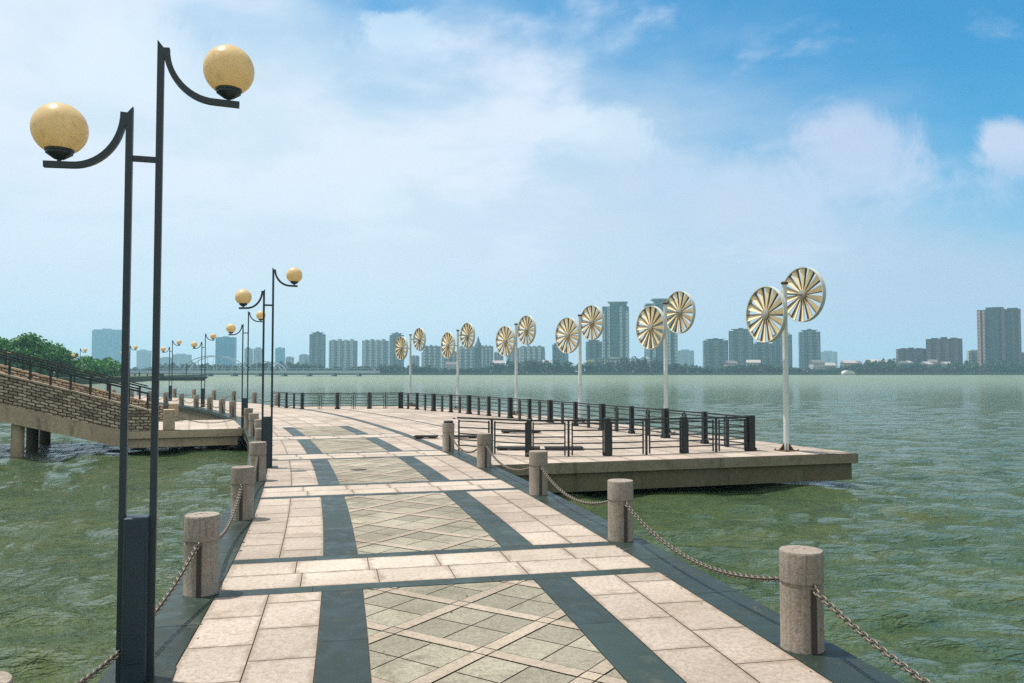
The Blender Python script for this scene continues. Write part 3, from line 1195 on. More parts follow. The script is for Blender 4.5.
def fence(label, line, thick, parent_skip_first=False, group=None, slim_sleeve=False):
    root = thing('metal_railing', label, 'railing', tuple(pt(line[len(line) // 2])), group=group)
    inv = Matrix.Translation(-root.location)

    def addp(mbx, name, mt, par=root):
        mbx.v = [tuple(inv @ Vector(p)) for p in mbx.v]
        return mbx.build(name, mt, par)
    for i, so in enumerate(line):
        p = pt(so)
        if i == 0 and parent_skip_first:
            pass
        else:
            w = thick[i]
            a = pt(line[max(i - 1, 0)]); c = pt(line[min(i + 1, len(line) - 1)])
            ang = math.atan2(c.y - a.y, c.x - a.x)
            Mx = Matrix.Translation(p) @ Matrix.Rotation(ang, 4, 'Z')
            mbx = MB()
            h = RAIL_H + (0.03 if w > .09 else 0.012)
            mbx.box((-w / 2, -w / 2, 0.0), (w / 2, w / 2, h), 0, Mx, bev=.006)
            mbx.box((-w / 2 - .02, -w / 2 - .02, 0.001), (w / 2 + .02, w / 2 + .02, 0.07), 0, Mx, bev=.006)
            addp(mbx, 'post', M['rail'])
        if i == len(line) - 1:
            break
        q = pt(line[i + 1])
        d = (q - p); Ld = d.length; d.normalize()
        wa = thick[i] / 2; wb = thick[i + 1] / 2
        mbx = MB()
        mbx.bar(p + d * wa + Vector((0, 0, RAIL_H - .012)), q - d * wb + Vector((0, 0, RAIL_H - .012)), .046, h=.034)
        addp(mbx, 'top_rail', M['rail'])
        mid = (p + q) / 2
        mbx = MB()
        ang = math.atan2(d.y, d.x)
        Mx = Matrix.Translation(mid) @ Matrix.Rotation(ang, 4, 'Z')
        if slim_sleeve:
            mbx.box((-.034, -.030, 0), (.034, .030, RAIL_H - .16), 0, Mx, bev=.004)
            mbx.box((-.014, -.014, RAIL_H - .16), (.014, .014, RAIL_H - .026), 0, Mx)
            addp(mbx, 'middle_post', M['rail_grey'])
        else:
            mbx.box((-.019, -.019, 0), (.019, .019, RAIL_H - .026), 0, Mx)
            addp(mbx, 'middle_post', M['rail'])
        for (u0, u1) in ((wa + .035, Ld / 2 - .075), (Ld / 2 + .075, Ld - wb - .035)):
            mbx = MB()
            a = p + d * u0; b = p + d * u1
            for e in (a, b):
                mbx.bar(e + Vector((0, 0, .015)), e + Vector((0, 0, RAIL_H - .05)), .026, up=d)
            for z in (.14, .26, .39, .52, .655):
                mbx.bar(a + Vector((0, 0, z)), b + Vector((0, 0, z)), .024)
            # short pins tying the panel to posts
            for z in (.26, .52):
                e0 = p + d * (wa if u0 < Ld / 2 else Ld / 2 + .014); e1 = p + d * (Ld / 2 - .014 if u0 < Ld / 2 else Ld - wb)
                mbx.bar(e0 + Vector((0, 0, z + .02)), a + Vector((0, 0, z + .02)), .009)
                mbx.bar(b + Vector((0, 0, z + .02)), e1 + Vector((0, 0, z + .02)), .009)
            addp(mbx, 'panel', M['rail'])
    return root


front = [(13.05, 0.28), (11.62, 1.44), (11.35, 3.02), (11.40, 4.78)]
rt = fence('front platform railing from the fifth right bollard to the corner post', front + [(11.45, 6.33)], [.05, .09, .11, .11, .06], True, 'black railings round the platform')
m1 = MB(); m1.lathe([(.105, .602), (.105, .640), (.09, .65)], 20, 0, Matrix.Translation(at3(13.25, .145, 0) - rt.location))
m1.box((-.03, -.03, 0), (.03, .03, .02), 0, Matrix.Translation(at3(13.13, .24, RAIL_H - .04) - rt.location))
m1.build('end_clamp', M['rail'], rt, True)
farl = [(11.45, 6.41), (13.15, 6.34), (14.8, 6.24), (16.35, 6.10), (17.85, 5.96), (19.55, 5.90), (21.25, 5.80), (22.65, 5.66), (24.0, 5.49), (25.65, 5.31), (27.25, 5.13), (28.6, 4.88), (29.9, 4.62), (31.45, 4.46)]
th = [.15 if i % 2 == 0 else .11 for i in range(len(farl))]
fence('long black railing along the outer platform side in front of the pinwheels', farl + [(33.0, 4.22)], th + [.06], False, 'black railings round the platform', True)
back = [(33.0, 4.3), (33.2, 2.83), (33.6, 1.45), (34.1, -0.05), (35.8, -0.32), (37.5, -0.55)]
fence('black railing across the far end of the platform, seen against open water', back, [.16, .13, .15, .1, .09, .09], False, 'black railings round the platform')

M['basalt'] = plain('dark_basalt', (0.035, 0.034, 0.030), 0.85, 0, .3, 8)
# low stone benches on the platform
benches = [((13.15, 1.2), (12.86, 2.1), 'dark low stone bench just behind the front railing, left piece'),
           ((12.84, 2.2), (12.62, 3.0), 'dark low stone bench just behind the front railing, right piece'),
           ((17.65, 2.75), (17.35, 3.8), 'dark low stone bench in the middle of the platform'),
           ((16.75, 0.1), (16.55, 0.66), 'dark low stone bench left of the fifth right bollard'),
           ((16.45, 0.75), (16.3, 1.66), 'dark low stone bench behind the fifth right bollard')]
for a, b, l in benches:
    pa, pb = pt(a), pt(b)
    d = pb - pa; Lb = d.length
    o = thing('stone_bench', l, 'bench', tuple(pa), math.atan2(d.y, d.x), 'low stone benches on the platform')
    m1 = MB(); m1.box((0, -.15, .03), (Lb, .15, .075), bev=.006); m1.build('seat', M['basalt'], o)
    for u in (.06, Lb - .22):
        m1 = MB(); m1.box((u, -.13, 0.001), (u + .16, .12, .03)); m1.build('foot', M['basalt'], o)


# ------------------------------------------------------------------ pinwheels
def pinwheel_proto():
    root = thing('pinwheel_sculpture', 'pole with two wheels', 'sculpture', group='twin wheel pinwheels on white poles')
    b = MB(); b.lathe([(.062, .012), (.060, 1.2), (.050, 3.60)], 24); b.build('pole', M['pole_white'], root, True)
    b = MB(); b.box((-.2, -.2, 0), (.2, .2, .012), bev=.003)
    bp = b.build('base_plate', M['rust'], root)
    for k in range(6):
        n = MB()
        Mx = Matrix.Rotation(k * math.pi / 3 + .3, 4, 'Z')
        n.mesh([Mx @ Vector(p) for p in ((.061, -.006, .012), (.175, -.006, .012), (.061, -.006, .16), (.061, .006, .012), (.175, .006, .012), (.061, .006, .16))],
               [(0, 1, 2), (5, 4, 3), (0, 3, 4, 1), (1, 4, 5, 2), (2, 5, 3, 0)])
        n.build('gusset', M['rust'], bp)
    for (x, y) in ((.19, .19), (-.19, .19), (-.19, -.19), (.19, -.19)):
        n = MB(); n.lathe([(.016, .012), (.016, .03), (.008, .03), (.008, .045)], 6, 0, Matrix.Translation((x * .87, y * .87, 0))); n.build('bolt', M['rust'], bp)
    b = MB(); b.lathe([(.05, 3.60), (.078, 3.61), (.078, 3.645), (.05, 3.665), (.001, 3.668)], 20); b.build('pole_cap', M['rust'], root, True)

    rad, depth, N = 0.605, 0.10, 14

    def wheel(y0, z, out_sign, spin):
        """axis along local Y; y0 is the wheel's centre distance from the pole"""
        T = Matrix.Translation((0, y0, z)) @ Matrix.Rotation(R(-90), 4, 'X')
        b = MB()
        n = 56
        prof = [(rad, -depth / 2), (rad, depth / 2), (rad - .016, depth / 2), (rad - .016, -depth / 2), (rad, -depth / 2)]
        b.lathe(prof, n, 0, T, cap=False)
        w = b.build('wheel_rim', M['rim'], root, True, R(40))
        b = MB()
        b.lathe([(.001, -.056), (.09, -.055), (.108, -.045), (.112, -.03), (.112, .03), (.108, .045), (.09, .055), (.001, .056)], 24, 0, T)
        b.build('hub', M['hub'], w, True, R(40))
        for k in range(N):
            a0 = 2 * math.pi * k / N + spin
            n2 = MB()
            ri, ro = .095, rad - .018
            hwi, hwo = .022, .082         # half widths
            tilt = R(19)
            v = []
            for (r_, hw) in ((ri, hwi), (ro, hwo)):
                for sgn in (-1, 1):
                    for th in (-.006, .006):
                        u = hw * sgn * math.cos(tilt) - th * math.sin(tilt)
                        zz = hw * sgn * math.sin(tilt) * .9 + th * math.cos(tilt)
                        v.append((r_, u, zz))
            # order: in- (lo,hi), in+ (lo,hi), out- (lo,hi), out+ (lo,hi)
            Mx = T @ Matrix.Rotation(a0, 4, 'Z')
            v = [Mx @ Vector(p) for p in v]
            n2.mesh(v, [(1, 5, 7, 3)], 0)
            n2.mesh(v, [(0, 2, 6, 4)], 0)
            n2.mesh(v, [(0, 4, 5, 1), (2, 3, 7, 6), (0, 1, 3, 2), (4, 6, 7, 5)], 1)
            # stiffening fin folded back from the blade edge
            v2 = []
            for (r_, hw) in ((ri, hwi), (ro, hwo)):
                uu, zz = hw * math.cos(tilt), hw * math.sin(tilt) * .9
                for (du, dz) in ((0, 0), (.010, 0), (.004, -.055 * (1 if r_ > .2 else .4)), (-.006, -.055 * (1 if r_ > .2 else .4))):
                    v2.append(Mx @ Vector((r_, uu + du, zz + dz)))
            n2.mesh(v2, [(0, 1, 5, 4), (1, 2, 6, 5), (2, 3, 7, 6), (3, 0, 4, 7), (3, 2, 1, 0), (4, 5, 6, 7)], 1)
            n2.build('blade', [M['blade'], M['blade_back']], w)
        return w
    for (y0, z, spin) in ((-.53, 2.93, .07), (.53, 3.40, .2)):
        wheel(y0, z, 1, spin)
        b = MB(); b.rod([(0, .045 * (1 if y0 > 0 else -1), z), (0, y0, z)], .021, 12); b.build('axle', M['hub'], root, True)
    return root


pins = [(5.93, 17.35, 'nearest twin wheel pinwheel, at the right platform corner outside the railing'),
        (4.32, 22.5, 'second nearest pinwheel, in front of the tall teal tower'),
        (2.32, 27.3, 'third pinwheel from the right, left of the tallest middle tower'),
        (0.17, 32.3, 'fourth pinwheel from the right, its pole before the wide white block'),
        (-2.52, 37.2, 'second pinwheel from the left, small, before the low grey blocks'),
        (-5.28, 41.6, 'leftmost and smallest pinwheel beyond the railing corner')]
pw = pinwheel_proto()
first_wheel = [[k for k in KIDS[pw.name] if k.name.startswith('wheel_rim')][0].data.name]
for i, (x, y, l) in enumerate(pins):
    o = pw if i == 0 else copy_tree(pw)
    o.location = (x, y, TOP + .003)
    o.rotation_euler = (0, 0, R((-66, -59, -57, -55, -54, -54)[i]) + random.uniform(-.02, .02))
    o['label'] = l
    for wh in [k for k in KIDS[o.name] if k.name.startswith('wheel_rim')]:
        zc = 2.93 if wh.data.name in first_wheel else 3.40
        y0 = -.53 if zc < 3 else .53
        Tm = Matrix.Translation((0, y0, zc))
        wh.matrix_basis = Tm @ Matrix.Rotation(random.uniform(0, .45), 4, 'Y') @ Matrix.Rotation(random.uniform(-.05, .05), 4, 'Z') @ Tm.inverted()
# a ledge carries the two farthest poles past the platform's end
mb = MB()
for (x, y) in ((-2.52, 37.2), (-5.28, 41.6)):
    mb.lathe([(.34, -1.35), (.34, -.002)], 20, 0, Matrix.Translation((x, y, 0)))
tag(mb.build('pole_footings', M['concrete_dark']), kind='structure')


# ------------------------------------------------------------------ footbridge on the left
BC = Vector((-8.45, 24.13, 0))
ha = heading(22.2)
BU = Vector((-math.cos(ha), -math.sin(ha), 0))      # away from the promenade
BV = Vector((-math.sin(ha), math.cos(ha), 0))       # across the bridge
WBR = 5.0


def bp(t, v, z):
    p = BC + BU * t + BV * v
    return Vector((p.x, p.y, z))


T0 = 2.9            # where the ramp begins to rise
TE = 15.0


def zr(t):
    return 0.0 if t < T0 else 0.272 * (t - T0) * (1 - 0.006 * max(0, t - 8))


fb = thing('stone_footbridge', 'stone block footbridge climbing to the left from the promenade on round columns', 'footbridge', tuple(BC))
finv = Matrix.Translation(-BC)


def fpart(mbx, name, mt, par=None, smooth=False):
    mbx.v = [tuple(finv @ Vector(p)) for p in mbx.v]
    return mbx.build(name, mt, par or fb, smooth)


def profile_strip(mbx, ts, v0, v1, lo, hi, m=0, uvm=False):
    """solid between v0..v1 following the functions lo(t), hi(t)"""
    for a, b in zip(ts[:-1], ts[1:]):
        q = [bp(a, v0, lo(a)), bp(b, v0, lo(b)), bp(b, v0, hi(b)), bp(a, v0, hi(a))]
        w = [bp(a, v1, lo(a)), bp(b, v1, lo(b)), bp(b, v1, hi(b)), bp(a, v1, hi(a))]
        uv = [(a, lo(a) - zr(a)), (b, lo(b) - zr(b)), (b, hi(b) - zr(b)), (a, hi(a) - zr(a))]
        mbx.face(q, m, .5, uv)
        mbx.face(list(reversed(w)), m, .5, list(reversed([(u[0] + .1, u[1]) for u in uv])))
        mbx.face([q[3], q[2], w[2], w[3]], m, .5, [(a, 0), (b, 0), (b, v1 - v0), (a, v1 - v0)])
        mbx.face([q[1], q[0], w[0], w[1]], m, .5, [(b, 0), (a, 0), (a, v1 - v0), (b, v1 - v0)])
    for t, rev in ((ts[0], False), (ts[-1], True)):
        c = [bp(t, v0, lo(t)), bp(t, v0, hi(t)), bp(t, v1, hi(t)), bp(t, v1, lo(t))]
        mbx.face(c if not rev else c[::-1], m, .5, [(0, 0), (0, .6), (.3, .6), (.3, 0)])


ts = list(np.linspace(T0, TE, 14))
m1 = MB(); profile_strip(m1, [-.33, 1.0, 2.0, T0], 0, WBR, lambda t: -.225, lambda t: -.012)
fpart(m1, 'landing_slab', M['concrete'])
m1 = MB()
for i in range(6):
    for j in range(8):
        a, b = -.5 + i * .56, -.5 + (i + 1) * .56
        c, d = j * WBR / 8, (j + 1) * WBR / 8
        g = .005
        m1.face([bp(a + g, c + g, -.005), bp(a + g, d - g, -.005), bp(b - g, d - g, -.005), bp(b - g, c + g, -.005)][::-1], 0, None, [(0, 1), (1, 1), (1, 0), (0, 0)])
fpart(m1, 'landing_paving', M['tile_pale'])
m1 = MB(); profile_strip(m1, [-.2, 1.0, 2.0, T0] , 0.12, WBR - .12, lambda t: -.50, lambda t: -.227)
fpart(m1, 'landing_beam', M['concrete'])
for v0, v1 in ((0.0, .35), (WBR - .35, WBR)):
    m1 = MB(); profile_strip(m1, ts, v0, v1, lambda t: zr(t) - .48 + .02 * max(0, (t - T0)) * 0, lambda t: zr(t) - .0)
    fpart(m1, 'edge_beam', M['concrete'])
m1 = MB(); profile_strip(m1, ts, .352, WBR - .352, lambda t: zr(t) - .30, lambda t: zr(t) - .02)
fpart(m1, 'ramp_slab', M['concrete'])
tw = list(np.linspace(2.05, TE, 16))
WT = lambda t: .555 + .286 * (t - 2.25) - .0016 * max(0, t - 8) ** 2
WB = lambda t: max(zr(t) + .001, 0.0)
for v0, v1 in ((.03, .30), (WBR - .30, WBR - .03)):
    m1 = MB(); profile_strip(m1, tw, v0, v1, WB, WT)
    w = fpart(m1, 'parapet', M['blocks'])
    m1 = MB(); profile_strip(m1, tw, v0 - .03, v1 + .03, lambda t: WT(t) + .001, lambda t: WT(t) + .05)
    fpart(m1, 'coping', M['concrete'], w)
    # railing on the parapet
    vc = (v0 + v1) / 2
    m1 = MB()
    t = 2.3
    m1.bar(bp(2.28, vc, WT(2.28) + .50), bp(TE, vc, WT(TE) + .50), .065, h=.05)
    m1.bar(bp(2.55, vc, WT(2.55) + .57), bp(TE, vc, WT(TE) + .57), .05, h=.04)
    r = fpart(m1, 'handrail', M['rail'])
    while t < TE:
        m1 = MB(); m1.bar(bp(t, vc, WT(t) + .05), bp(t, vc, WT(t) + .48), .05)
        fpart(m1, 'railing_post', M['rail'], r)
        t += .50
for v in (.02, WBR - .32):
    m1 = MB()
    P0 = bp(1.72, v + .15, 0)
    Mx = Matrix.Translation(P0) @ Matrix.Rotation(math.atan2(BU.y, BU.x), 4, 'Z')
    m1.box((-.16, -.16, .0), (.16, .16, .60), 0, Mx, bev=.015)
    fpart(m1, 'end_pier', M['concrete'])
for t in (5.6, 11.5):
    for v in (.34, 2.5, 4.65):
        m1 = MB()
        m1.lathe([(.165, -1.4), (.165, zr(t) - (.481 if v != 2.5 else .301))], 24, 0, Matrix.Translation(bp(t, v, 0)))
        fpart(m1, 'column', M['concrete' if v < 1 else 'concrete_dark'], None, True)  # rear columns: shade under the bridge put into a darker concrete colour
make_chain(left_pos[7], bp(1.72, .17, 0), .20, 'sagging chain across the front edge of the footbridge landing', True, .36, .40, .15, .19)


# ------------------------------------------------------------------ far shore
def shore(name, pts, z):
    b = MB(); b.prism(pts, -1.2, z); return tag(b.build(name, M['bank']), kind='structure')


M['bank'] = plain('grassy_bank', (0.05, 0.075, 0.035), 0.95, 0, .4, .05)
shore('far_shore', [(-1500, 900), (-230, 660), (-60, 640), (200, 650), (520, 655), (1500, 640), (2500, 640), (2500, 2600), (-2500, 2600), (-2500, 1400)], 1.2)
shore('left_shore', [(-112, 120), (-82, 150), (-92, 200), (-104, 236), (-160, 420), (-260, 520), (-700, 620), (-1500, 700), (-1500, 150), (-300, 120)], .6)


def leaf_cloud(mb, c, rad, n, size, zs=0.75):
    for _ in range(n):
        d = rng.normal(0, 1, 3); d /= np.linalg.norm(d)
        rr = rad * (0.55 + 0.5 * rng.random())
        p = np.array(c) + d * rr * np.array([1, 1, zs])
        nrm = d + rng.normal(0, .6, 3); nrm /= np.linalg.norm(nrm)
        t = np.cross(nrm, rng.normal(0, 1, 3)); t /= np.linalg.norm(t)
        u = np.cross(nrm, t)
        s = size * (0.6 + .8 * rng.random())
        q = [p - t * s * .5, p + u * s * .32, p + t * s * .5, p - u * s * .32]
        mb.face(q, 0, float(rng.random()) ** 1.3)


def tree_mesh(H, W, seed_clumps, leaves, size):
    fo = MB()
    for _ in range(seed_clumps):
        a = rng.random() * 2 * math.pi
        h = rng.random()
        env = math.sin(math.pi * min(.97, .16 + .84 * h)) ** .6
        r_ = W / 2 * env * math.sqrt(rng.random()) * .85
        c = (r_ * math.cos(a), r_ * math.sin(a), H * (.30 + .62 * h))
        leaf_cloud(fo, c, W * (.11 + .09 * rng.random()), leaves, size)
    tr = MB()
    tr.lathe([(.035 * H * .6, 0), (.02 * H, H * .3), (.012 * H, H * .62), (.004 * H, H * .85)], 10)
    for k in range(5):
        a = k * 1.3 + .4
        z = H * (.3 + .08 * k)
        tr.rod([(0, 0, z), (.18 * W * math.cos(a), .18 * W * math.sin(a), z + .1 * H), (.34 * W * math.cos(a), .34 * W * math.sin(a), z + .17 * H)], .007 * H, 6)
    return fo.data('crown', M['leaf']), tr.data('trunk', M['bark'], True)


tree_kinds = [tree_mesh(8.5, 9.0, 46, 60, .62), tree_mesh(6.5, 7.5, 40, 55, .55), tree_mesh(7.2, 6.2, 36, 55, .55)]
near_trees = [(-99.5, 155, .92, 0, 'leafy green tree at the left edge, partly cut by the frame'),
              (-91.5, 152, 1.0, 0, 'tallest bright green tree, rounded crown above the footbridge'),
              (-87.2, 156, .85, 1, 'bright green tree at the right shoulder of the tallest one'),
              (-94, 165, .98, 2, 'darker green tree behind the tallest rounded one'),
              (-98.5, 184, .70, 1, 'smaller tree right of the tall rounded group'),
              (-105, 198, .72, 2, 'small tree left of the pale wide glass tower'),
              (-105, 202, .68, 1, 'small round tree below the pale wide glass tower'),
              (-108, 214, .60, 0, 'low tree at the tip of the wooded left shore'),
              (-111, 222, .55, 1, 'last small shrubby tree near the left shore tip'),
              (-97, 148, .75, 1, 'dark green tree low at the left frame edge')]
for x, y, sc, k, l in near_trees:
    o = thing('leafy_tree', l, 'tree', (x, y, .5), random.random() * 6, 'trees on the left shore')
    o.scale = (sc, sc, sc)
    link(bpy.data.objects.new('crown', tree_kinds[k][0]), o)
    link(bpy.data.objects.new('trunk', tree_kinds[k][1]), o)

# the far tree belt reads as one mass
fo = MB()
for k in range(950):
    u = rng.random()
    x = -560 + u * 1300
    y0 = np.interp(x, [-560, -230, -60, 200, 520, 740], [725, 663, 643, 653, 659, 655])
    y = y0 + 4 + 30 * rng.random() ** 1.6
    base = 7.4 + 3.6 * math.sin(x * .021) + 2.5 * math.sin(x * .063 + 1)
    if x > 330: base *= .85
    if x < -150: base *= .72
    H = base * (.55 + .6 * rng.random())
    for q in range(5):
        leaf_cloud(fo, (x + rng.normal(0, 1.6), y, 1.0 + H * (.10 + .19 * q)), 3.3 - .32 * q, 26, 1.5, .9)
tag(fo.build('far_tree_belt', M['leaf_far']), kind='stuff')
fo = MB()
for k in range(170):
    u = rng.random()
    x = -420 + u * 260; y = 560 + (x + 160) * -.25 + 20 * rng.random() - 15
for k in range(240):
    y = 150 + 90 * rng.random() ** 1.2
    x = np.interp(y, [150, 200, 226, 240], [-86, -96, -109, -121]) - 2 - 16 * rng.random()
    H = 2.6 + 2.0 * rng.random()
    for q in range(3):
        leaf_cloud(fo, (x, y, .7 + H * (.12 + .3 * q)), 1.7 - .25 * q, 26, .8, .9)
tag(fo.build('shore_thicket', M['leaf']), kind='stuff')


# ------------------------------------------------------------------ towers
def facade(name, wall, glass, fh=3.2, bw=3.0, wfrac=.5, hfrac=.45):
    m, t, b = mat(name)
    uv = t.node('ShaderNodeUVMap').outputs[0]
    sp = t.node('ShaderNodeSeparateXYZ'); t.l.new(uv, sp.inputs[0])
    fu = t.math('FRACT', t.math('DIVIDE', sp.outputs[0], bw))
    fv = t.math('FRACT', t.math('DIVIDE', sp.outputs[1], fh))
    mu = t.math('LESS_THAN', t.math('ABSOLUTE', t.math('SUBTRACT', fu, .5)), wfrac / 2)
    mv = t.math('LESS_THAN', t.math('ABSOLUTE', t.math('SUBTRACT', fv, .5)), hfrac / 2)
    mk = t.math('MULTIPLY', mu, mv)
    wn = t.node('ShaderNodeTexWhiteNoise')
    fl = t.node('ShaderNodeVectorMath', operation='FLOOR')
    t.l.new(t.vmap(uv, (1 / bw, 1 / fh, 1)), fl.inputs[0]); t.l.new(fl.outputs[0], wn.inputs[0])
    g = t.mix(t.math('MULTIPLY', wn.outputs[0], .5), glass, tuple(min(1, c * 2.2 + .03) for c in glass))
    st = t.noise(t.vmap(uv, (.3, .05, 1)), 1, 4)
    wl = t.mix(1.0, wall, t.ramp(st, [(.3, (.8, .8, .8)), (.75, (1.1, 1.1, 1.1))]), 'MULTIPLY')
    t.l.new(t.mix(mk, wl, g), b.inputs['Base Color'])
    t.l.new(t.math('MULTIPLY_ADD', mk, -.5, .75), b.inputs['Roughness'])
    return m


FC = {
    'slab': (facade('grey_residential_facade', (.085, .145, .16), (.012, .036, .045)), facade('grey_bay_facade', (.19, .25, .26), (.015, .035, .04), 3.2, 2.2, .7, .5)),
    'broad': (facade('pale_residential_facade', (.19, .26, .275), (.03, .065, .075)), facade('white_bay_facade', (.56, .59, .58), (.05, .08, .09), 3.2, 2.4, .6, .45)),
    'tall': (facade('teal_tower_facade', (.06, .15, .165), (.008, .045, .06), 3.4, 2.6, .7, .6), facade('pale_pilaster', (.42, .50, .50), (.04, .085, .09), 3.4, 2.4, .5, .5)),
    'brown': (facade('brown_facade', (.085, .055, .06), (.018, .02, .025)), facade('brown_bay_facade', (.135, .08, .08), (.02, .02, .028), 3.2, 2.2, .7, .5)),
    'browntall': (facade('dark_teal_facade', (.035, .055, .06), (.006, .02, .025), 3.2, 2.6, .75, .6), facade('pink_strip_facade', (.48, .29, .25), (.08, .06, .055), 3.2, 2.2, .4, .4)),
    'white': (facade('white_small_facade', (.50, .51, .50), (.06, .08, .09)), facade('white_small_bay', (.2, .22, .22), (.03, .05, .06))),
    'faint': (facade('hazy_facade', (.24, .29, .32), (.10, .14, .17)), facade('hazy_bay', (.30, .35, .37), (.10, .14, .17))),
    'glass': (facade('blue_curtain_wall', (.06, .26, .40), (.03, .20, .34), 3.6, 3.0, .85, .75), facade('blue_mullion', (.14, .28, .37), (.04, .16, .28), 3.6, 1.5, .6, .7)),
    'glass_pale': (facade('pale_curtain_wall', (.13, .34, .46), (.07, .26, .38), 3.6, 3.4, .85, .7), facade('pale_mullion', (.22, .34, .4), (.1, .2, .3), 3.6, 1.6, .6, .7)),
}


def ubox(mb, x0, x1, y0, y1, z0, z1):
    c = [(x0, y0), (x1, y0), (x1, y1), (x0, y1)]
    for i in range(4):
        a, b = c[i], c[(i + 1) % 4]
        L = math.hypot(b[0] - a[0], b[1] - a[1])
        mb.face([(a[0], a[1], z0), (b[0], b[1], z0), (b[0], b[1], z1), (a[0], a[1], z1)], 0, .5, [(0, z0), (L, z0), (L, z1), (0, z1)])
    mb.face([(x0, y0, z1), (x1, y0, z1), (x1, y1, z1), (x0, y1, z1)], 0, .5, [(0, 0)] * 4)


def tower(x, d, W, H, style, label, idx):
    rz = math.atan2(-x, d) * .9 + (0.10 if idx % 2 else -.08)
    root = thing('office_tower' if 'glass' in style else 'apartment_tower', label, 'building', (x, d, .8), rz)
    A, B = FC[style]
    w = W * .96; dp = max(12.0, W * .62)
    y0 = -dp / 2; y1 = dp / 2
    mb = MB()
    if style in ('slab', 'tall'):
        ubox(mb, -w / 2, w / 2, y0, y1, 0, H * .93)
    elif style == 'browntall':
        ubox(mb, -w / 2, w / 2, y0, y1, 0, H * .96)
    else:
        ubox(mb, -w / 2, w / 2, y0, y1, 0, H * .95)
    mb.build('wall', A, root)

    def bay(u0, u1, top, out=1.2, mt=None):
        n = MB(); ubox(n, u0 * w, u1 * w, y0 - out, y0 - .02, 0, top); n.build('bay', mt or B, root)
    if style == 'tall':
        for u in (-.5, -.30, .17, .40):
            bay(u, u + .10, H * (.86 if abs(u) > .35 else .93), .9)
        bay(-.16, .13, H * .97, 1.6, A)
        n = MB(); ubox(n, -w * .22, w * .42, y0 * .7, y1 * .7, H * .93, H * .985)
        ro = n.build('roof_crown', A, root)
        n = MB(); ubox(n, -w * .30, w * .46, y0 * .8, y1 * .8, H * .985, H); n.build('cornice', B, ro)
        n = MB(); ubox(n, -w * .62, w * .62, y0 - 3, y1, 0, 9); n.build('podium', FC['white'][0], root)
    elif style == 'slab':
        bay(-.46, -.30, H * .90); bay(-.10, .10, H * .95, 1.6); bay(.30, .46, H * .90)
        n = MB(); ubox(n, -w * .30, w * .30, y0 * .6, y1 * .6, H * .93, H * .97); ro = n.build('roof_crown', A, root)
        n = MB(); ubox(n, -w * .10, w * .10, y0 * .4, y1 * .4, H * .97, H); n.build('lift_house', A, ro)
        n = MB(); ubox(n, -w * .40, w * .40, y0 * .66, y1 * .66, H * .965, H * .975); n.build('cornice', A, ro)
    elif style == 'broad':
        k = 4 if W > 24 else 3
        for q in range(k):
            u = -.46 + q * .92 / k
            bay(u, u + .10, H * (.94 + .02 * (q % 2)), 1.3)
            bay(u + .12, u + .17, H * .92, .7, A)
        ro = None
        for q in range(k):
            n = MB(); u = -.42 + q * .9 / k; ubox(n, u * w, (u + .13) * w, y0 * .5, y1 * .5, H * .95, H * (.98 + .02 * (q % 2))); n.build('roof_house', A, root)
    elif style == 'brown':
        for q in range(4):
            u = -.47 + q * .25
            bay(u, u + .12, H * (.93 + .03 * (q % 2)), 1.4)
        for q in range(3):
            n = MB(); u = -.36 + q * .27; ubox(n, u * w, (u + .17) * w, y0 * .6, y1 * .6, H * .95, H * (1.0 if q == 1 else .98)); n.build('roof_house', A, root)
    elif style == 'browntall':
        bay(-.5, -.42, H * .95, 1.2); bay(-.37, -.32, H * .95, 1.0)
        bay(.06, .14, H * .98, 1.6, FC['brown'][1]); bay(.30, .36, H * .95, 1.0, FC['brown'][0]); bay(.44, .5, H * .95, 1.0, FC['brown'][1])
        bay(-.20, .0, H * .97, 2.0, A)
        n = MB(); ubox(n, -w * .30, w * .10, y0 * .6, y1 * .6, H * .96, H); n.build('roof_house', A, root)
        n = MB(); ubox(n, w * .2, w * .44, y0 * .6, y1 * .6, H * .96, H * .98); n.build('roof_house', A, root)
    elif style in ('glass', 'glass_pale'):
        n = MB(); ubox(n, -w * .46, w * .5, y0 * .9, y1 * .9, H * .95, H * .975); ro = n.build('roof_crown', B, root)
        n = MB(); ubox(n, -w * .18, w * .12, y0 * .5, y1 * .5, H * .975, H); n.build('lift_house', B, ro)
        for q in range(3):
            bay(-.5 + q * .49, -.48 + q * .49, H * .95, .5)
    else:
        n = MB(); ubox(n, -w * .3, w * .2, y0 * .6, y1 * .6, H * .95, H); n.build('roof_house', A, root)
        bay(-.3, -.1, H * .93, 1.2); bay(.15, .35, H * .93, 1.2)
    return root


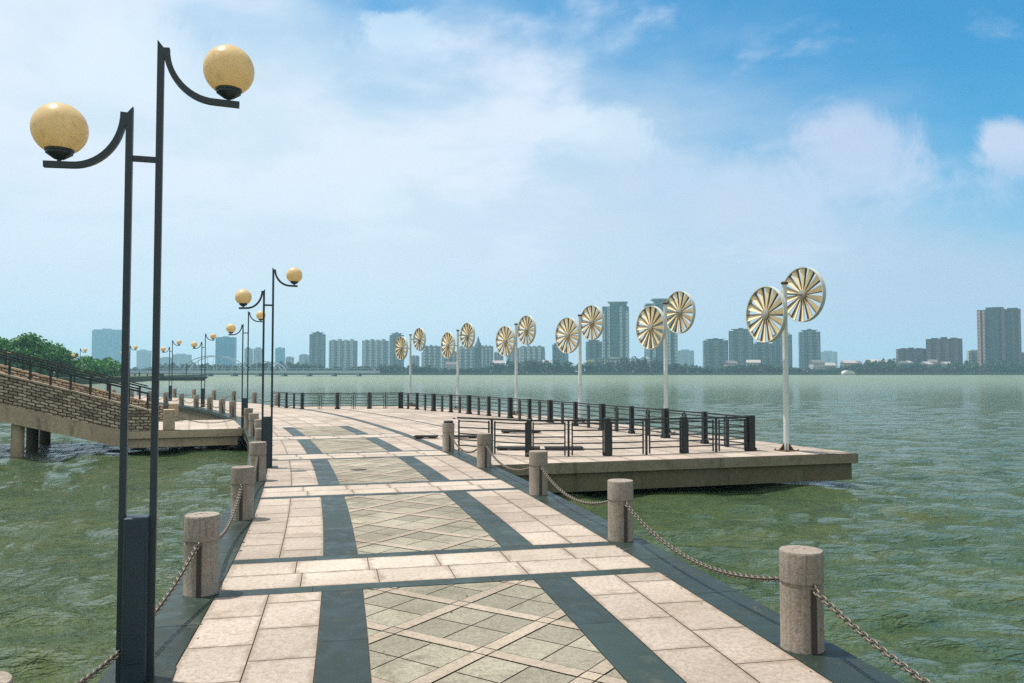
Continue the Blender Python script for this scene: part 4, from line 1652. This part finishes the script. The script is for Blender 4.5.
TOWERS = [
    (-758, 1500, 51.6, 82, 'glass_pale', 'wide pale blue glass tower behind the treetops at far left'),
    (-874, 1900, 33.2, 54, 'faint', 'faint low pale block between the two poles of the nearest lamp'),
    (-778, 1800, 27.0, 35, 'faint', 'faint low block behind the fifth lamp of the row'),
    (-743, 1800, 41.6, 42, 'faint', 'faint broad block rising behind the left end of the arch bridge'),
    (-411, 1150, 28.0, 52, 'glass', 'bright blue glass slab tower above the larger bridge arch'),
    (-461, 1400, 14.2, 44, 'faint', 'thin hazy tower between the two arches of the bridge, left of its twin'),
    (-443, 1400, 17.5, 44, 'faint', 'thin hazy tower over the smaller arch of the bridge'),
    (-377, 1300, 15.4, 41, 'glass_pale', 'narrow pale blue tower right of the smaller bridge arch'),
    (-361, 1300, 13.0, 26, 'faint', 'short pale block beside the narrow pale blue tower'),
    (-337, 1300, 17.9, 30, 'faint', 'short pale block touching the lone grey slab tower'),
    (-231, 950, 18.4, 49, 'slab', 'lone tall grey slab tower left of the twin broad blocks'),
    (-207, 980, 34.3, 41, 'broad', 'left one of the two broad pale blocks with stepped roofline'),
    (-167, 980, 31.9, 41, 'broad', 'right one of the two broad pale blocks with stepped roofline'),
    (-137, 950, 17.1, 48, 'slab', 'grey tower standing just behind the leftmost pinwheel'),
    (-86, 860, 18.9, 30, 'broad', 'grey block with white stair strips between the first two pinwheels from left'),
    (-70, 900, 19.1, 25, 'broad', 'low grey block behind the second pinwheel from the left'),
    (-47, 860, 20.4, 26, 'broad', 'grey block with white strips below the church like spire'),
    (-27, 860, 13.3, 30, 'broad', 'narrow grey block right of the church like spire'),
    (-15, 900, 10.1, 24, 'broad', 'small low grey block behind the fourth pinwheel from the right'),
    (21, 850, 26.6, 29, 'broad', 'wide white and grey block right of the fourth pinwheel from the right'),
    (51, 900, 10.7, 34, 'slab', 'narrow dark block left of the third pinwheel from the right'),
    (88, 860, 17.2, 36, 'slab', 'dark shoulder block attached left of the tallest middle tower'),
    (104, 800, 26.6, 71, 'tall', 'tallest teal tower with crown and pale strips in the middle of the skyline'),
    (147, 790, 31.6, 73, 'tall', 'tall teal tower half hidden behind the second nearest pinwheel'),
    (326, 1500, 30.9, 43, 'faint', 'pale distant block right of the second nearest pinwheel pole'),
    (211, 830, 24.9, 36, 'slab', 'leftmost dark block of the group behind the nearest pinwheel'),
    (235, 820, 24.6, 46, 'slab', 'crowned dark tower left of the nearest pinwheel wheels'),
    (263, 840, 19.4, 33, 'slab', 'lower dark tower below the left wheel of the nearest pinwheel'),
    (284, 840, 19.9, 43, 'slab', 'dark tower directly behind the nearest pinwheel pole'),
    (305, 820, 20.4, 45, 'slab', 'dark crowned tower standing alone right of the nearest pinwheel'),
    (673, 1700, 35.1, 46, 'faint', 'pale distant block right of the lone dark crowned tower'),
    (379, 760, 24.7, 24, 'brown', 'lowest brown block, leftmost of those at the right shore'),
    (400, 740, 30.5, 33, 'brown', 'mid height reddish brown block at the right shore'),
    (439, 760, 11.4, 22, 'white', 'small white faced block left of the tallest brown tower'),
    (439, 720, 34.7, 59, 'browntall', 'tallest dark tower with pink edge strips at far right'),
    (-106, 1000, 14, 27, 'broad', 'pale block tucked behind the two leftmost pinwheels'),
    (-58, 1050, 22, 36, 'broad', 'pale block behind the second pinwheel wheels from the left'),
    (-36, 1020, 16, 33, 'slab', 'grey block directly behind the church like spire'),
    (2, 1050, 18, 34, 'broad', 'pale block just left of the fourth pinwheel pole from the right'),
    (33, 1000, 16, 30, 'broad', 'low pale block between the third and fourth pinwheels from the right'),
    (62, 1020, 20, 33, 'slab', 'hazy grey block behind the third pinwheel from the right'),
    (126, 960, 14, 22, 'white', 'low white block between the two teal towers'),
    (184, 1000, 18, 21, 'broad', 'low pale block right of the second nearest pinwheel'),
    (-290, 1150, 24, 20, 'broad', 'low hazy block left of the lone tall grey slab tower'),
    (-122, 1000, 12, 22, 'broad', 'small low block right of the leftmost pinwheel pole'),
    (514, 800, 15.0, 21, 'brown', 'brown block cut by the right edge of the view'),
]
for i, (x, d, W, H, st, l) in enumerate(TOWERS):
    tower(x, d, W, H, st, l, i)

# church-like spire
sp = thing('spire_tower', 'slim tower with pointed dark spire between the grey blocks', 'building', (-33, 780, .8))
n = MB(); ubox(n, -3, 3, -3, 3, 0, 24); n.build('wall', FC['slab'][0], sp)
n = MB(); n.lathe([(4.4, 24), (3.4, 27), (1.4, 31), (.15, 36)], 8); n.build('spire', M['rail_grey'], sp)

# low white villa, cream building and village houses on the shore
vl = thing('waterside_villa', 'long low white building with arcades under the tallest teal tower', 'building', (88, 690, 1.0))
n = MB(); ubox(n, -13, 13, -5, 5, 0, 11.5); n.build('wall', facade('white_arcade', (.62, .62, .58), (.07, .1, .1), 3.8, 2.2, .5, .6), vl)
n = MB(); ubox(n, -14, 14, -6, 6, 11.5, 12.3); n.build('roof', FC['broad'][0], vl)
n = MB(); ubox(n, -4, 4, -5.6, -5.02, 0, 13.4); n.build('bay', FC['broad'][1], vl)
vl = thing('waterside_house', 'small cream building left of the long white low building', 'building', (68, 695, 1.0))
n = MB(); ubox(n, -3.4, 3.4, -4, 4, 0, 11.5); n.build('wall', facade('cream_house', (.62, .58, .40), (.1, .1, .08), 3.6, 2.2, .4, .4), vl)
n = MB(); ubox(n, -3.7, 3.7, -4.3, 4.3, 11.5, 12.2); n.build('roof', FC['broad'][0], vl)
vl = thing('waterside_hall', 'low grey white hall between the two teal towers', 'building', (118, 700, 1.0))
n = MB(); ubox(n, -8, 8, -5, 5, 0, 10.5); n.build('wall', FC['broad'][1], vl)
n = MB(); n.lathe([(4.0, 10.5), (3.4, 12.4), (1.6, 13.6), (.1, 14)], 16); n.build('dome', FC['broad'][0], vl)

M['house_roof'] = plain('pale_tile_roof', (.32, .30, .28), .8, 0, .3, .5)
M['house_roof_dark'] = plain('dark_tile_roof', (.12, .11, .12), .8, 0, .3, .5)
M['house_wall'] = facade('house_wall', (.48, .47, .43), (.08, .09, .1), 3.0, 2.6, .4, .4)
places = [(262, 688), (274, 694), (288, 685), (299, 697), (310, 688), (322, 696), (333, 690), (345, 698), (356, 689), (366, 697), (374, 690), (208, 690), (190, 695), (30, 690), (-12, 692), (-52, 690)]
wh = ['pale', 'grey', 'small', 'wide', 'long', 'narrow', 'low', 'far']
for i, (x, y) in enumerate(places):
    W_ = 6 + 5 * rng.random(); H_ = 6.2 + 3.2 * rng.random()
    hs = thing('shore_house', 'small pale gabled house among the trees of the far shore', 'house', (x, y, 1.0), rng.normal(0, .35), 'small houses in the far shore trees')
    n = MB(); ubox(n, -W_ / 2, W_ / 2, -4, 4, 0, H_); n.build('wall', M['house_wall'], hs)
    n = MB(); e = .5
    v = [(-W_ / 2 - e, -4.6, H_), (W_ / 2 + e, -4.6, H_), (W_ / 2 + e, 4.6, H_), (-W_ / 2 - e, 4.6, H_), (-W_ / 2 - e, 0, H_ + 2.4), (W_ / 2 + e, 0, H_ + 2.4)]
    n.mesh(v, [(0, 1, 5, 4), (2, 3, 4, 5), (0, 4, 3), (1, 2, 5), (3, 2, 1, 0)])
    n.build('roof', M['house_roof'] if i % 3 else M['house_roof_dark'], hs)
bh = thing('boat_shed', 'white arched shed at the waterline left of the brown blocks', 'shed', (272, 648, -.5))
n = MB()
prof = [(-4.5, 0), (4.5, 0)] + [(4.5 * math.cos(a), 2.6 * math.sin(a)) for a in np.linspace(.05, math.pi - .05, 12)]
n.sweep([(0, -3, .9), (0, 4, .9)], [(p[0], p[1]) for p in prof]); n.build('roof', FC['white'][0], bh)
n = MB(); n.box((-4.7, -2.8, 0), (4.7, 3.8, .9)); n.build('deck', M['concrete'], bh)

# arch bridge on the left
M['bridge_paint'] = plain('pale_bridge_paint', (.36, .44, .50), .6, 0, .1, .05)
ab = thing('arch_bridge', 'pale road bridge with two arches across the far left water', 'bridge', (-170, 450, 0))


def abpart(mbx, name, par=None):
    return mbx.build(name, M['bridge_paint'], par or ab)


n = MB(); n.box((-75, -5, 1.0), (95, 5, 2.5)); abpart(n, 'deck')
n = MB()
for q in range(43):
    n.box((-74 + q * 4, -5.1, 2.5), (-73.8 + q * 4, -4.9, 3.5))
n.box((-75, -5.15, 3.5), (95, -4.85, 3.7)); abpart(n, 'parapet')
for x in range(-70, 95, 14):
    n = MB(); n.box((x - .8, -4, -1.2), (x + .8, 4, 1.0)); abpart(n, 'pier')
for (cx, w, h) in ((3, 16, 8.2), (30, 11.5, 5.2)):
    for sy in (-4.6, 4.6):
        n = MB()
        pts = [(cx + w * math.cos(a), sy, 2.5 + h * math.sin(a) ** 1.15) for a in np.linspace(.001, math.pi - .001, 25)]
        n.sweep(pts, [(-.22, -.25), (.22, -.25), (.22, .25), (-.22, .25)], up=(0, 1, 0)); arc = abpart(n, 'arch_rib')
        for a in np.linspace(.45, math.pi - .45, 8):
            n = MB(); n.box((cx + w * math.cos(a) - .08, sy - .08, 2.5), (cx + w * math.cos(a) + .08, sy + .08, 2.5 + h * math.sin(a) ** 1.15)); abpart(n, 'hanger', arc)

# floating jetty with a mast
M['jetty'] = plain('tarred_timber', (.03, .035, .035), .8)
jt = thing('floating_jetty', 'long dark floating jetty with small mooring posts on the far left water', 'jetty', (-112, 222, WATER_Z))
n = MB(); n.box((-14, -2, -.3), (12, 2, .55)); n.build('pontoon', M['jetty'], jt)
for k in range(15):
    n = MB(); h = .9 + .8 * rng.random(); u = -13.5 + k * 1.75
    n.lathe([(.20, .55), (.20, .55 + h), (.3, .58 + h), (.05, .85 + h)], 8, 0, Matrix.Translation((u, rng.uniform(-1.2, .8), 0))); n.build('mooring_post', M['jetty'], jt)
bt = thing('work_barge', 'low dark barge with a single thin mast at the jetty end', 'barge', (-92.5, 222, WATER_Z))
n = MB()
n.mesh([(-7, -2, .0), (6.2, -2, .0), (6.2, 2, .0), (-7, 2, .0), (-7.6, -2.3, .9), (7.6, -2.3, 1.0), (7.6, 2.3, 1.0), (-7.6, 2.3, .9)],
       [(3, 2, 1, 0), (4, 5, 6, 7), (0, 1, 5, 4), (1, 2, 6, 5), (2, 3, 7, 6), (3, 0, 4, 7)]); n.build('hull', M['jetty'], bt)
n = MB(); n.rod([(2.2, 0, .9), (2.2, 0, 4.6)], .12, 8); n.build('mast', M['jetty'], bt)
n = MB(); n.box((-6.6, -1, .95), (-4.4, 1, 2.0), bev=.08); n.build('cabin', M['jetty'], bt)

# ------------------------------------------------------------------ haze
hz = MB(); hz.box((-2900, -2900, -2.6), (2900, 2900, 96))
mh = bpy.data.materials.new('pale_haze'); mh.use_nodes = True
nt = NT(mh.node_tree); nt.n.clear()
vo = nt.node('ShaderNodeVolumePrincipled')
vo.inputs['Color'].default_value = (.48, .80, 1.0, 1)
vo.inputs['Density'].default_value = 0.00033
vo.inputs['Anisotropy'].default_value = 0.1
mo = nt.node('ShaderNodeOutputMaterial'); nt.l.new(vo.outputs[0], mo.inputs['Volume'])
tag(hz.build('haze', mh), kind='stuff')
